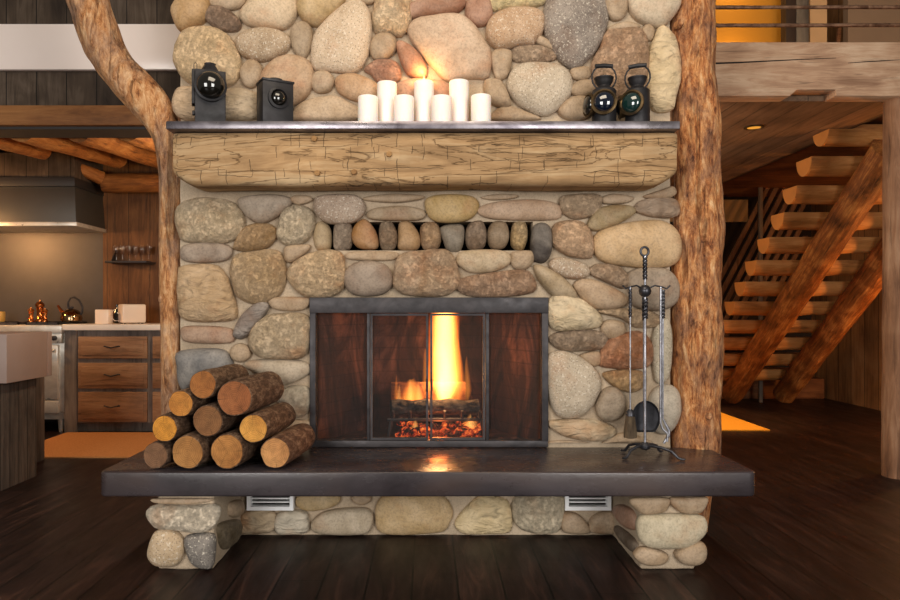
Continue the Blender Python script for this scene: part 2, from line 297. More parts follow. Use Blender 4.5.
# ---------------------------------------------------------------- stone outlines, read off the photograph
CR = {'A6': (155,0,6), 'B6': (290,0,6), 'C6': (420,0,6), 'D6': (555,0,6), 'A': (150,0,3), 'B': (420,0,3),
      'C': (150,180,4.2857), 'D': (330,180,4.2857), 'E': (520,180,4.2857), 'F': (130,300,3.3333), 'G': (520,300,3.75),
      'P': (140,490,6), 'R': (600,480,6), 'Q': (230,490,4.5), 'U': (430,490,4.5)}
cream=(214,194,160); tan=(188,164,130); beige=(200,178,146); grey=(150,138,122); dgrey=(96,90,86); bluegrey=(112,114,114)
pink=(196,158,130); rust=(170,112,78); ochre=(186,150,96); brown=(150,122,94); yellow=(206,178,118); white=(216,208,190)
STONES = [
('A6',ochre,'smooth',[(110,60),(150,0),(190,-40),(280,-40),(320,0),(330,60),(300,130),(240,160),(160,190),(120,120)]),
('A6',tan,'smooth',[(330,0),(380,-30),(500,-30),(540,10),(500,50),(430,58),(350,40)]),
('A6',(138,114,92),'rough',[(300,70),(340,42),(420,60),(490,110),(515,160),(480,190),(400,185),(340,150),(305,110)]),
('A6',cream,'smooth',[(515,80),(560,20),(600,-60),(800,-60),(850,10),(850,90),(800,160),(740,180),(600,165),(530,130)]),
('A6',(220,190,148),'rough',[(120,310),(150,220),(210,175),(320,165),(430,210),(490,290),(515,400),(480,490),(430,515),(330,530),(250,520),(190,490),(140,420)]),
('A6',(170,148,116),'speck',[(490,250),(540,200),(650,180),(760,200),(815,250),(790,310),(720,350),(640,370),(560,355),(505,310)]),
('A6',tan,'smooth',[(520,440),(550,380),(600,370),(640,410),(630,480),(590,525),(540,510)]),
('A6',tan,'band',[(125,570),(160,535),(250,532),(350,545),(370,620),(350,710),(180,715),(120,660)]),
('A6',(168,152,124),'band',[(395,600),(440,545),(530,540),(615,570),(620,640),(600,715),(430,715),(390,660)]),
('A6',(196,168,134),'smooth',[(640,470),(700,380),(790,340),(880,350),(940,400),(945,500),(900,590),(800,640),(700,620),(640,560)]),
('B6',(196,170,120),'smooth',[(50,30),(80,-40),(300,-60),(330,0),(280,70),(200,140),(150,158),(90,130),(55,80)]),
('B6',(164,144,114),'smooth',[(10,210),(40,150),(90,140),(130,180),(130,260),(100,340),(60,345),(20,290)]),
('B6',(208,188,158),'speck',[(150,220),(220,130),(320,40),(400,10),(460,50),(485,130),(480,260),(450,380),(380,440),(250,430),(150,420),(130,350)]),
('B6',(190,168,124),'smooth',[(135,480),(160,440),(220,435),(260,480),(240,540),(180,558),(140,530)]),
('B6',(196,160,118),'smooth',[(275,500),(300,460),(380,450),(470,480),(530,520),(540,590),(470,615),(380,600),(300,560)]),
('B6',tan,'smooth',[(390,-30),(520,-30),(510,10),(460,25),(400,5)]),
('B6',(216,192,154),'rough',[(500,120),(520,0),(560,-60),(700,-60),(725,80),(710,160),(660,225),(600,200),(520,210)]),
('B6',(176,136,108),'smooth',[(485,280),(520,222),(590,212),(635,250),(620,320),(560,358),(500,350)]),
('B6',(178,132,104),'rough',[(450,420),(520,370),(620,370),(660,420),(655,480),(600,495),(530,490),(490,450)]),
('B6',(184,126,88),'smooth',[(640,270),(680,260),(760,320),(815,400),(815,460),(760,470),(700,440),(660,350)]),
('C6',(208,182,152),'smooth',[(-70,200),(-30,130),(60,110),(220,97),(320,160),(390,270),(420,320),(412,460),(340,475),(240,470),(170,490),(100,430),(0,320)]),
('B6',(190,146,114),'smooth',[(640,510),(740,480),(860,485),(940,505),(990,560),(930,610),(720,615),(640,590)]),
('A',tan,'smooth',[(430,340),(470,306),(550,292),(600,312),(640,335),(635,362),(430,366)]),
('C6',(158,112,82),'smooth',[(-115,70),(-90,40),(50,0),(200,-30),(270,10),(250,60),(180,88),(0,108),(-80,110)]),
('C6',(172,126,98),'smooth',[(275,80),(290,0),(330,-60),(390,-40),(430,80),(400,140),(350,158),(300,130)]),
('C6',(222,200,150),'rough',[(390,0),(420,-50),(740,-50),(760,0),(700,40),(560,45),(460,68),(410,50)]),
('C6',(192,160,124),'speck',[(395,190),(430,110),(520,65),(650,55),(735,95),(730,200),(690,250),(680,275),(600,275),(550,290),(470,300),(420,260)]),
('C6',(150,102,62),'rough',[(425,340),(460,305),(540,320),(540,400),(510,465),(460,475),(435,400)]),
('C6',(154,132,106),'rough',[(550,340),(570,290),(700,280),(790,310),(805,360),(700,375),(580,375)]),
('C6',tan,'smooth',[(700,262),(700,220),(760,250),(800,305),(745,285)]),
('C6',(104,90,80),'rough',[(385,510),(410,480),(480,490),(520,560),(540,640),(470,640),(400,600)]),
('B',(196,184,160),'speck',[(262,250),(285,205),(340,190),(430,205),(455,260),(430,310),(375,348),(310,325),(275,290)]),
('B',(128,120,112),'speck',[(370,80),(375,20),(400,-30),(530,-30),(560,40),(555,90),(520,160),(470,205),(430,195),(395,150)]),
('D6',(196,176,146),'smooth',[(290,0),(300,-40),(410,-40),(425,60),(400,110),(350,122),(315,80)]),
('D6',(216,202,174),'smooth',[(440,40),(460,-50),(700,-60),(745,0),(720,80),(640,160),(560,150),(490,120)]),
('D6',grey,'smooth',[(320,185),(350,155),(430,140),(500,155),(490,175),(400,180)]),
('D6',(176,144,112),'rough',[(270,290),(300,200),(390,188),(500,182),(540,250),(548,330),(548,480),(520,640),(300,640),(240,500),(220,400)]),
('D6',(196,176,140),'smooth',[(520,190),(550,155),(585,180),(578,235),(545,240)]),
('D6',(206,188,148),'band',[(560,340),(595,225),(630,165),(690,200),(730,300),(745,450),(720,580),(700,660),(590,660),(550,540)]),
('D6',tan,'smooth',[(100,420),(190,408),(205,460),(160,480),(110,470)]),
('D6',brown,'smooth',[(100,530),(150,490),(220,495),(230,560),(160,580),(110,565)]),
('B',(200,176,136),'smooth',[(215,345),(260,320),(330,342),(360,358),(300,362),(220,362)]),
('B',(186,160,130),'smooth',[(415,335),(450,298),(500,295),(505,350),(450,360)]),
('C',(204,186,152),'rough',[(112,160),(135,105),(200,80),(310,85),(370,110),(410,175),(390,230),(330,270),(220,268),(140,255)]),
('C',(152,136,118),'smooth',[(135,310),(160,280),(250,272),(330,280),(352,310),(320,345),(220,352),(150,345)]),
('C',(176,150,112),'band',[(125,400),(140,370),(270,365),(320,400),(355,490),(375,570),(350,600),(220,605),(140,590),(125,500)]),
('C',(162,148,128),'smooth',[(385,110),(400,78),(500,68),(590,75),(600,110),(540,160),(480,185),(430,165)]),
('C',(162,130,84),'rough',[(365,280),(400,215),(450,190),(520,195),(545,230),(510,285),(440,302),(375,300)]),
('C',(196,182,152),'rough',[(550,220),(570,140),(630,112),(690,130),(705,190),(670,260),(600,278),(560,260)]),
('C',(180,154,114),'rough',[(350,400),(370,325),(450,305),(540,300),(575,350),(580,450),(530,510),(450,530),(380,500),(360,450)]),
('C',(150,128,98),'smooth',[(580,320),(590,285),(680,280),(670,310),(610,350),(585,345)]),
('C',(200,176,138),'rough',[(590,400),(640,340),(740,305),(820,320),(835,420),(800,490),(680,500),(620,460)]),
('C',(166,142,110),'smooth',[(515,530),(530,505),(670,505),(678,535),(640,558),(550,555)]),
('C',(110,92,72),'smooth',[(605,88),(625,70),(680,72),(690,90),(640,104)]),
('D',(170,150,128),'speck',[(-65,110),(-50,75),(40,66),(120,75),(150,130),(100,180),(0,185),(-50,150)]),
('D',(124,106,84),'smooth',[(150,75),(270,64),(395,68),(385,84),(280,94),(165,90)]),
('D',(166,144,110),'smooth',[(160,150),(190,125),(300,115),(390,128),(405,155),(370,172),(250,172),(180,168)]),
('D',(196,166,100),'smooth',[(410,110),(430,75),(520,66),(610,75),(635,115),(600,165),(520,180),(440,170)]),
('D',(140,106,84),'smooth',[(650,75),(720,64),(800,66),(780,80),(700,86)]),
('D',(194,164,132),'smooth',[(632,130),(700,98),(850,88),(960,100),(990,140),(960,170),(800,170),(680,163)]),
('D',(166,144,108),'rough',[(70,322),(120,308),(280,310),(275,340),(200,345),(90,340)]),
('D',(146,130,112),'smooth',[(62,420),(90,370),(160,350),(240,370),(265,430),(240,480),(160,495),(90,480)]),
('D',(178,152,120),'rough',[(275,420),(300,325),(400,305),(510,310),(550,400),(545,460),(480,495),(350,495),(280,465)]),
('D',(186,166,130),'smooth',[(545,345),(570,308),(700,302),(765,320),(765,360),(700,390),(610,395),(560,370)]),
('D',(164,146,116),'rough',[(778,340),(790,312),(860,308),(868,345),(840,378),(790,375)]),
('D',(160,128,98),'rough',[(545,450),(570,420),(700,400),(830,385),(870,430),(870,480),(750,498),(620,500),(560,480)]),
('E',(172,152,116),'smooth',[(60,370),(100,372),(180,420),(240,490),(210,515),(140,495),(80,430)]),
('E',(196,164,128),'rough',[(140,230),(160,185),(250,180),(300,230),(310,320),(270,335),(200,320),(145,280)]),
('E',(178,154,122),'rough',[(170,110),(190,70),(330,66),(340,120),(300,155),(230,165),(180,140)]),
('E',(150,130,104),'smooth',[(350,80),(400,64),(480,75),(450,98),(370,102)]),
('E',(164,142,96),'smooth',[(290,190),(330,130),(400,112),(470,115),(490,140),(430,180),(340,215),(300,210)]),
('E',(144,122,98),'band',[(490,120),(520,90),(600,80),(665,90),(672,150),(600,160),(520,145)]),
('E',(184,160,124),'rough',[(530,70),(600,48),(650,30),(665,60),(620,80),(560,80)]),
('E',(206,174,124),'smooth',[(312,270),(340,220),(440,190),(580,175),(660,210),(685,280),(670,350),(600,375),(480,370),(360,350),(320,310)]),
('E',(170,152,126),'speck',[(125,360),(160,335),(230,345),(290,380),(280,415),(210,420),(150,395)]),
('E',(164,140,112),'rough',[(300,385),(340,360),(420,375),(470,430),(440,465),(380,440),(310,410)]),
('E',(182,156,122),'smooth',[(230,450),(270,425),(340,440),(440,490),(455,530),(400,550),(310,545),(260,500)]),
('E',(158,144,124),'smooth',[(460,410),(520,380),(620,385),(670,440),(665,520),(600,555),(500,545),(470,500)]),
('G',(170,146,112),'rough',[(290,45),(360,32),(480,42),(530,75),(500,100),(430,98),(380,70)]),
('G',(200,186,152),'band',[(102,60),(110,5),(150,-25),(230,0),(300,60),(290,100),(210,110),(130,110)]),
('G',(142,122,98),'rough',[(112,155),(130,125),(230,114),(310,122),(325,155),(290,185),(170,188)]),
('G',(182,146,90),'rough',[(305,105),(330,78),(380,85),(390,120),(350,145),(320,135)]),
('G',(170,116,76),'rough',[(295,225),(320,160),(380,130),(450,120),(490,170),(480,245),(400,255),(310,250)]),
('G',(168,134,84),'rough',[(310,275),(400,262),(460,275),(460,320),(410,342),(350,320)]),
('G',(200,178,150),'smooth',[(230,205),(290,195),(297,235),(270,245),(240,225)]),
('G',(188,176,152),'speck',[(102,270),(110,205),(180,195),(260,240),(300,300),(280,370),(230,430),(150,435),(115,380)]),
('G',(158,142,118),'smooth',[(285,400),(310,340),(350,328),(385,360),(385,420),(340,450),(300,440)]),
('G',(182,168,138),'band',[(105,465),(140,448),(280,450),(350,480),(340,515),(260,525),(160,505)]),
('G',(198,182,150),'smooth',[(105,540),(130,528),(200,528),(260,540),(200,546),(120,547)]),
('G',(196,160,128),'smooth',[(310,535),(350,510),(400,500),(480,525),(480,540),(330,545)]),
('G',(186,180,156),'speck',[(495,180),(505,105),(545,70),(566,120),(562,250),(545,300),(505,300)]),
('G',(190,184,166),'smooth',[(480,400),(500,340),(550,318),(590,345),(597,420),(570,480),(530,500),(490,470)]),
('F',(164,132,104),'smooth',[(175,115),(190,88),(320,92),(345,115),(330,142),(200,140)]),
('F',(126,120,114),'band',[(350,105),(380,50),(430,10),(462,15),(450,50),(390,120),(360,125)]),
('F',(186,168,136),'rough',[(400,140),(430,70),(500,48),(590,52),(598,120),(580,185),(500,195),(430,185)]),
('F',(118,120,120),'smooth',[(165,220),(170,172),(300,165),(335,195),(335,230),(240,260),(190,300),(168,270)]),
('F',(142,132,118),'smooth',[(340,165),(365,147),(395,158),(400,188),(370,204),(343,192)]),
('F',(182,170,146),'smooth',[(380,220),(420,200),(560,202),(600,222),(590,250),(520,280),(470,283),(440,250)]),
('F',(190,182,160),'rough',[(500,310),(540,290),(590,290),(600,330),(590,375),(545,388),(500,350)]),
('F',(170,138,112),'smooth',[(480,420),(520,400),(600,404),(600,430),(560,455),(500,460)]),
('F',(170,150,120),'smooth',[(165,345),(180,310),(230,300),(250,350),(230,400),(175,400)]),
('F',(150,140,122),'smooth',[(260,330),(310,300),(400,300),(460,330),(440,390),(340,410),(270,390)]),
('Q',(176,158,126),'band',[(50,130),(60,100),(120,92),(190,95),(210,130),(190,180),(110,195),(55,185)]),
('Q',(190,184,164),'band',[(205,150),(230,100),(330,95),(352,130),(345,185),(280,200),(225,190)]),
('Q',(196,172,124),'smooth',[(300,50),(330,20),(470,18),(495,45),(450,75),(370,88),(320,78)]),
('Q',(190,176,148),'smooth',[(370,170),(390,120),(460,90),(600,80),(640,110),(630,170),(590,200),(430,198)]),
('Q',(140,128,80),'rough',[(550,40),(570,22),(620,22),(630,45),(590,62)]),
('Q',(204,176,124),'smooth',[(660,120),(670,50),(720,22),(900,18),(970,40),(1000,100),(980,150),(940,185),(700,195)]),
('U',(212,194,148),'band',[(115,150),(140,105),(200,45),(250,22),(340,45),(362,100),(360,180),(280,193),(150,190)]),
('U',(206,196,168),'rough',[(370,100),(380,40),(430,22),(590,26),(600,80),(580,170),(530,192),(480,196),(400,160)]),
('U',(196,176,146),'smooth',[(590,150),(600,102),(660,110),(710,160),(700,190),(610,185)]),
('U',(192,174,144),'band',[(720,180),(725,130),(770,102),(820,102),(830,180),(790,195)]),
('P',(212,204,182),'rough',[(50,150),(80,95),(140,90),(300,98),(430,84),(480,110),(470,170),(420,230),(330,245),(200,230),(100,220)]),
('P',(198,176,140),'speck',[(55,370),(80,280),(120,240),(200,240),(255,290),(260,370),(220,440),(120,448),(70,420)]),
('P',(100,98,96),'speck',[(280,330),(290,275),(400,262),(450,290),(440,440),(390,465),(320,430)]),
('P',(186,180,160),'smooth',[(72,60),(110,50),(400,50),(440,58),(300,80),(120,76)]),
('R',(172,148,108),'speck',[(185,140),(200,108),(300,98),(400,108),(405,145),(370,185),(260,195)]),
('R',(192,176,150),'smooth',[(420,120),(440,100),(530,96),(630,100),(632,140),(590,190),(500,190),(440,155)]),
('R',(196,188,158),'smooth',[(222,270),(240,215),(320,205),(580,208),(630,270),(600,340),(500,395),(320,398),(240,360)]),
('R',(180,154,112),'speck',[(205,440),(260,402),(360,425),(400,455),(370,495),(290,500),(230,480)]),
('R',(204,182,142),'smooth',[(450,440),(490,400),(580,368),(625,400),(620,470),(570,500),(490,490)]),
]
SIDE = [   # stones on the inner faces of the two piers
('P',(120,104,72),'rough',-.95,[(455,235),(480,195),(585,175),(598,230),(578,300),(520,352),(480,345)]),
('P',(112,92,60),'smooth',-.95,[(530,150),(535,75),(600,60),(603,130),(570,165)]),
('R',(178,136,108),'smooth',.94,[(95,190),(120,145),(190,170),(220,230),(215,300),(150,270)]),
('R',(120,102,82),'smooth',.94,[(95,290),(120,275),(200,340),(238,400),(222,440),(160,390)]),
]
STANDING = [
('C',(168,146,104),[(700,250),(710,190),(745,180),(770,220),(765,290),(720,300)]),
('D',(144,128,108),[(15,240),(25,185),(70,182),(90,210),(85,280),(50,298),(20,290)]),
('D',(176,130,74),[(95,240),(110,195),(150,172),(190,220),(200,280),(160,292),(115,280)]),
('D',(136,116,90),[(212,240),(220,185),(260,180),(285,240),(270,290),(225,292)]),
('D',(168,130,76),[(295,250),(300,185),(340,180),(380,240),(370,290),(300,292)]),
('D',(160,128,88),[(390,230),(400,190),(450,185),(472,230),(460,285),(405,290)]),
('D',(134,126,110),[(480,205),(560,195),(572,240),(555,300),(510,302),(490,260)]),
('D',(132,112,90),[(585,240),(600,190),(650,180),(668,230),(655,285),(600,290)]),
('D',(146,126,98),[(680,230),(700,185),(750,185),(765,240),(745,285),(695,285)]),
('D',(172,146,98),[(780,230),(795,180),(835,182),(845,240),(825,296),(785,280)]),
]
DARKSTONE = ('E',(74,66,60),'smooth',[(45,260),(55,200),(95,183),(130,210),(135,300),(110,352),(70,355),(45,320)])

def smooth_outline(P, N=36):
    n = len(P); out = []
    for i in range(n):
        a, b, c, d = P[i-1], P[i], P[(i+1) % n], P[(i+2) % n]
        for k in range(8):
            t = k / 8
            out.append(tuple(.5 * ((2*b[j]) + (-a[j]+c[j])*t + (2*a[j]-5*b[j]+4*c[j]-d[j])*t*t + (-a[j]+3*b[j]-3*c[j]+d[j])*t**3) for j in (0, 1)))
    L = [0]
    for i in range(len(out)):
        p, q = out[i], out[(i+1) % len(out)]; L.append(L[-1] + math.hypot(q[0]-p[0], q[1]-p[1]))
    res = []; j = 0
    for k in range(N):
        t = L[-1] * k / N
        while L[j+1] < t: j += 1
        u = (t - L[j]) / max(1e-9, L[j+1] - L[j]); p, q = out[j], out[(j+1) % len(out)]
        res.append((p[0] + (q[0]-p[0])*u, p[1] + (q[1]-p[1])*u))
    return res
def area(P): return abs(sum(P[i-1][0]*P[i][1] - P[i][0]*P[i-1][1] for i in range(len(P)))) / 2

def stone_mesh(mb, P2, frame, seed, kind, base=0.0, full=False, hmax=.075, hk=.30):
    """P2: outline in metres in the plane; frame(u, v, w) -> world, w = height out of the wall."""
    O = smooth_outline(P2); N = len(O)
    cx = sum(p[0] for p in O) / N; cy = sum(p[1] for p in O) / N
    w = max(p[0] for p in O) - min(p[0] for p in O); h = max(p[1] for p in O) - min(p[1] for p in O)
    md = min(w, h); R = min(hmax, md * (.46 if full else hk) + .008)
    rough = {'rough': .10, 'band': .075, 'smooth': .035, 'speck': .045}[kind]
    rnd = random.Random(seed); p = rnd.uniform(2.2, 3.0)
    tilt = (rnd.uniform(-.12, .12), rnd.uniform(-.12, .12))
    ths = [0.12, .3, .5, .7, .9, 1.1, 1.27, 1.42, PI/2, 1.75, 2.0, 2.3] if not full else [PI * k / 14 for k in range(1, 14)]
    vs = [frame(cx, cy, R + base)]; 
    def rk(th):
        s_ = abs(math.sin(th)) ** (2 / p); c_ = math.cos(th); c_ = math.copysign(abs(c_) ** (2 / p), c_); return s_, c_
    off = Vector((seed * 3.1, seed * 1.7, 0))
    for th in ths:
        s_, c_ = rk(th)
        for (x, y) in O:
            u = cx + (x - cx) * s_; v = cy + (y - cy) * s_
            nn = noise.noise(Vector((u, v, c_ * R)) * 9 + off) + .6 * noise.noise(Vector((u, v, c_ * R)) * 24 + off)
            if kind in ('rough', 'band'):
                nn += .8 * abs(noise.noise(Vector((u * 1.0, v * 1.0, 0)) * 14 + off * 2)) - .2
            e = 1 + rough * nn * .35
            u = cx + (u - cx) * e; v = cy + (v - cy) * e
            ww = base + c_ * R * (1 + rough * nn * 2.2 + tilt[0] * (x - cx) / w * 2 * s_ + tilt[1] * (y - cy) / h * 2 * s_)
            vs.append(frame(u, v, ww))
    fs = []
    for k in range(N): fs.append((0, 1 + k, 1 + (k + 1) % N))
    for i in range(len(ths) - 1):
        for k in range(N):
            a = 1 + i * N + k; b = 1 + i * N + (k + 1) % N; fs.append((a, a + N, b + N, b))
    fs.append(tuple(1 + (len(ths) - 1) * N + k for k in range(N)))
    mb.add(vs, fs)

# ---------------------------------------------------------------- FIREPLACE
fireplace = wthing('stone_fireplace', 'tall river rock fireplace and chimney of rounded tan and grey stones in sandy mortar', 'fireplace', (0, 0, 0))
XL, XR, ZT = -1.268, 1.24, 3.1
o0 = at(312, 299.5, D0); o1 = at(546.5, 447, D0)       # firebox opening
n0 = at(324, 221.5, D0); n1 = at(533, 250.5, D0)       # niche behind the standing stones
FB = (o0.x, o1.x, .45, o0.z); NI = (n0.x, n1.x, n1.z, n0.z)
def axis_pts(a, b, step, extra):
    n = int((b - a) / step); s = {round(a + (b - a) * i / n, 5) for i in range(n + 1)}
    for e in extra:
        s = {q for q in s if abs(q - e) > step * .45}; s.add(round(e, 5))
    return sorted(s)
xs = axis_pts(XL, XR, .022, [XL, XR, FB[0], FB[1], NI[0], NI[1]])
zs = axis_pts(0, ZT, .022, [0, ZT, FB[2], FB[3], NI[2], NI[3], .342])
def hole(x, z):
    if FB[0] < x < FB[1] and FB[2] < z < FB[3]: return .14
    if NI[0] < x < NI[1] and NI[2] < z < NI[3]: return .16
    return 0
mb = MB(); ids = {}
def mv(i, j):
    if (i, j) not in ids:
        x, z = xs[i], zs[j]
        y = .006 + .010 * noise.noise(Vector((x * 6, 0, z * 6))) + .004 * noise.noise(Vector((x * 22, 5, z * 22)))
        if .33 < z < .46: y = 0.0005
        ids[(i, j)] = len(mb.v); mb.v.append((x, max(y, -.004), z))
    return ids[(i, j)]
nx, nz = len(xs) - 1, len(zs) - 1
def dep(i, j):
    if i < 0 or j < 0 or i >= nx or j >= nz: return .9
    return hole((xs[i] + xs[i+1]) / 2, (zs[j] + zs[j+1]) / 2)
def rim(a, b, d):
    k = len(mb.v); va, vb = mb.v[a], mb.v[b]
    mb.v.append((va[0], d, va[2])); mb.v.append((vb[0], d, vb[2]))
    mb.f.append((a, b, k + 1, k)); mb.m.append(0)
for i in range(nx):
    for j in range(nz):
        if dep(i, j): continue
        q = (mv(i, j), mv(i+1, j), mv(i+1, j+1), mv(i, j+1)); mb.f.append(q); mb.m.append(0)
        for (di, dj, a, b) in ((-1, 0, 0, 3), (1, 0, 1, 2), (0, -1, 0, 1), (0, 1, 3, 2)):
            d = dep(i + di, j + dj)
            if d: rim(q[a], q[b], d)
mb.build('masonry', MORTAR, fireplace, angle=60, label='sandy mortar wall between the stones')
MATTE_BLACK = plain('matte_black', (22, 18, 16), .9)  # flat black, also paints the shade inside openings and slots
mb = MB().box((NI[0] - .01, .16, NI[2] - .01), (NI[1] + .01, .19, NI[3] + .01)); mb.build('niche_back', MATTE_BLACK, fireplace, label='black panel painted as the shade behind the row of standing stones')  # black panel stands in for the shaded depth of the niche

# piers carrying the hearth
def roundbox(mb, a, b, r, step=.03, amp=.006, seed=0):
    bm = bmesh.new(); bmesh.ops.create_cube(bm, size=1)
    for v in bm.verts: v.co = Vector([(a[i] + b[i]) / 2 + v.co[i] * (b[i] - a[i]) for i in range(3)])
    bmesh.ops.bevel(bm, geom=bm.edges[:], offset=r, segments=3, affect='EDGES', profile=.5)
    k = max(1, int(max(b[i] - a[i] for i in range(3)) / step / 2))
    bmesh.ops.subdivide_edges(bm, edges=[e for e in bm.edges if e.calc_length() > step * 2], cuts=min(k, 8), use_grid_fill=True)
    bm.normal_update()
    for v in bm.verts:
        v.co += v.normal * amp * noise.noise(v.co * 12 + Vector((seed, 0, 0)))
    bm.verts.index_update(); mb.add([v.co.copy() for v in bm.verts], [tuple(v.index for v in f.verts) for f in bm.faces]); bm.free()
for a, b in (((-1.2, -.475, 0), (-.95, 0, .3415)), ((.94, -.475, 0), (1.185, 0, .3415))):
    m_ = MB(); roundbox(m_, a, b, .012, amp=.004); m_.build('pier', MORTAR, fireplace, label='stone pier holding up one end of the hearth')

sized = []
def fr_front(d):
    Y = d - D0
    return lambda u, v, w: Vector((u, Y - w, v))
def fr_side(X, sgn):
    return lambda u, v, w: Vector((X + sgn * w, u, v))
def topx(c, p):
    ox, oy, s = CR[c]; return ox + p[0] / s, oy + p[1] / s
for idx, (c, col, kind, P) in enumerate(STONES):
    d = 3.10 if c in 'PR' else D0
    base = .004
    W = [at(*topx(c, p), d) for p in P]
    P2 = [(w.x, w.z) for w in W]
    xc = sum(p[0] for p in P2) / len(P2); zc = sum(p[1] for p in P2) / len(P2)
    P2 = [(x + .006 * (x - xc) / max(.02, math.hypot(x - xc, z - zc)), z + .006 * (z - zc) / max(.02, math.hypot(x - xc, z - zc))) for x, z in P2]
    if c in 'PQUR': P2 = [(x, max(.008, min(z, .325))) for x, z in P2]
    else: P2 = [(x, max(z, .472)) for x, z in P2]
    m_ = MB(); stone_mesh(m_, P2, fr_front(d), idx, kind, base, hmax=.05 if c in 'QU' else (.045 if c in 'PR' else .07))
    sized.append((area(P2), m_, col, kind))
for idx, (c, col, kind, X, P) in enumerate(SIDE):
    W = [onx(*topx(c, p), X) for p in P]
    P2 = [(w.y, min(max(w.z, .01), .325)) for w in W]
    m_ = MB(); stone_mesh(m_, P2, fr_side(X, 1 if X < 0 else -1), 200 + idx, kind, .0, hmax=.035)
    sized.append((area(P2), m_, col, kind))
# outer faces of the piers
for k, (X, sg, y, z, a, b, col) in enumerate([(-1.2, -1, -.33, .09, .11, .07, beige), (-1.2, -1, -.13, .1, .07, .08, grey), (-1.2, -1, -.25, .245, .17, .06, white),
                                  (1.185, 1, -.34, .1, .1, .07, tan), (1.185, 1, -.12, .09, .09, .06, grey), (1.185, 1, -.22, .24, .19, .065, cream)]):
    P2 = [(y + a * math.cos(t) * random.uniform(.85, 1.05), z + b * math.sin(t) * random.uniform(.85, 1.05)) for t in [PI * 2 * q / 9 for q in range(9)]]
    m_ = MB(); stone_mesh(m_, P2, fr_side(X, sg), 300 + k, 'smooth', 0, hmax=.03); sized.append((area(P2) * .8, m_, col, 'smooth'))
for idx, (c, col, P) in enumerate(STANDING):
    W = [at(*topx(c, p), D0) for p in P]; P2 = [(w.x, w.z) for w in W]
    zc = sum(p[1] for p in P2) / len(P2); xc = sum(p[0] for p in P2) / len(P2)
    P2 = [(xc + (x - xc) * 1.12, zc + (z - zc) * 1.12) for x, z in P2]
    m_ = MB(); stone_mesh(m_, P2, fr_front(D0 + .03), 400 + idx, 'smooth', 0, full=True, hmax=.06)
    sized.append((area(P2) + .01, m_, col, ['smooth', 'rough'][idx % 2]))
c, col, kind, P = DARKSTONE
W = [at(*topx(c, p), D0) for p in P]; m_ = MB(); stone_mesh(m_, [(w.x, w.z) for w in W], fr_front(D0), 500, kind, .004); sized.append((1, m_, col, kind))
def warm(c, kind):
    k = (.97 if sum(c) > 330 else .9) * {'rough': 1.17, 'band': 1.12}.get(kind, 1.0)
    return s2l(tuple(min(246, v) for v in (c[0] * k * 1.01, c[1] * k * .975, c[2] * k * .965)))
sized.sort(key=lambda t: -t[0])
rest = {}
for k, (ar, m_, col, kind) in enumerate(sized):
    if k < 100:
        o = m_.build('stone', ST[kind], fireplace, angle=70); o.color = warm(col, kind)
    else: rest.setdefault('all', []).append((m_, col))
if rest:
    m_ = MB()
    for q, col in rest['all']: m_.add(q.v, q.f)
    o = m_.build('small_stones', ST['smooth'], fireplace, angle=70, label='small filler stones between the large ones'); o.color = s2l((172, 144, 112)); o['kind'] = 'stuff'

# firebox lining
def firebox_mat():
    n = NT('sooty_firebrick'); v = n.coords(rnd=False)
    a = n.noise(n.coords((1, 1, .35), rnd=False), 6, 6, .65, 1.0)
    col = n.ramp(a, [(.36, s2l((20, 16, 15))), (.52, s2l((58, 36, 30))), (.70, s2l((112, 74, 62)))])
    br = n.n.new('ShaderNodeTexBrick'); br.inputs['Scale'].default_value = 1; br.inputs['Brick Width'].default_value = .22; br.inputs['Row Height'].default_value = .07; br.inputs['Mortar Size'].default_value = .004
    br.inputs['Color1'].default_value = g(1); br.inputs['Color2'].default_value = g(.75); br.inputs['Mortar'].default_value = g(.5)
    sep = n.n.new('ShaderNodeSeparateXYZ'); cb = n.n.new('ShaderNodeCombineXYZ'); n.L(n.tc.outputs['Object'], sep.inputs[0])
    n.L(n.math('ADD', sep.outputs[0], sep.outputs[1]), cb.inputs[0]); n.L(sep.outputs[2], cb.inputs[1]); n.L(cb.outputs[0], br.inputs['Vector'])
    col = n.mix(.7, col, br.outputs['Color'], 'MULTIPLY')
    return n.fin(col, .85, 0, n.bump(br.outputs['Color'], .4, .01), .2)
x0, x1, zb, zt = FB[0] + .01, FB[1] - .01, .45, FB[3] + .06
yb = .56; bx0, bx1 = -.36, .37
V = [(x0,.14,zb),(x1,.14,zb),(bx1,yb,zb),(bx0,yb,zb),(x0,.14,zt),(x1,.14,zt),(bx1,yb,zt),(bx0,yb,zt)]
th = .05
V2 = [(x0-th,.14,zb-th),(x1+th,.14,zb-th),(bx1+th,yb+th,zb-th),(bx0-th,yb+th,zb-th),(x0-th,.14,zt+th),(x1+th,.14,zt+th),(bx1+th,yb+th,zt+th),(bx0-th,yb+th,zt+th)]
fs = [(0,1,2,3),(1,5,6,2),(2,6,7,3),(3,7,4,0),(4,7,6,5)]
mb = MB(); mb.add(V + V2, fs + [tuple(8 + i for i in reversed(f)) for f in fs] + [(0,8,9,1),(1,9,13,5),(5,13,12,4),(4,12,8,0)])
mb.build('firebox', firebox_mat(), fireplace, smooth=False, label='sooty reddish firebrick chamber')
mb = MB().box((FB[0], .0, .40), (FB[1], .14, .4497)); mb.build('firebox_floor', plain('ash_floor', (60, 44, 38), .9), fireplace)

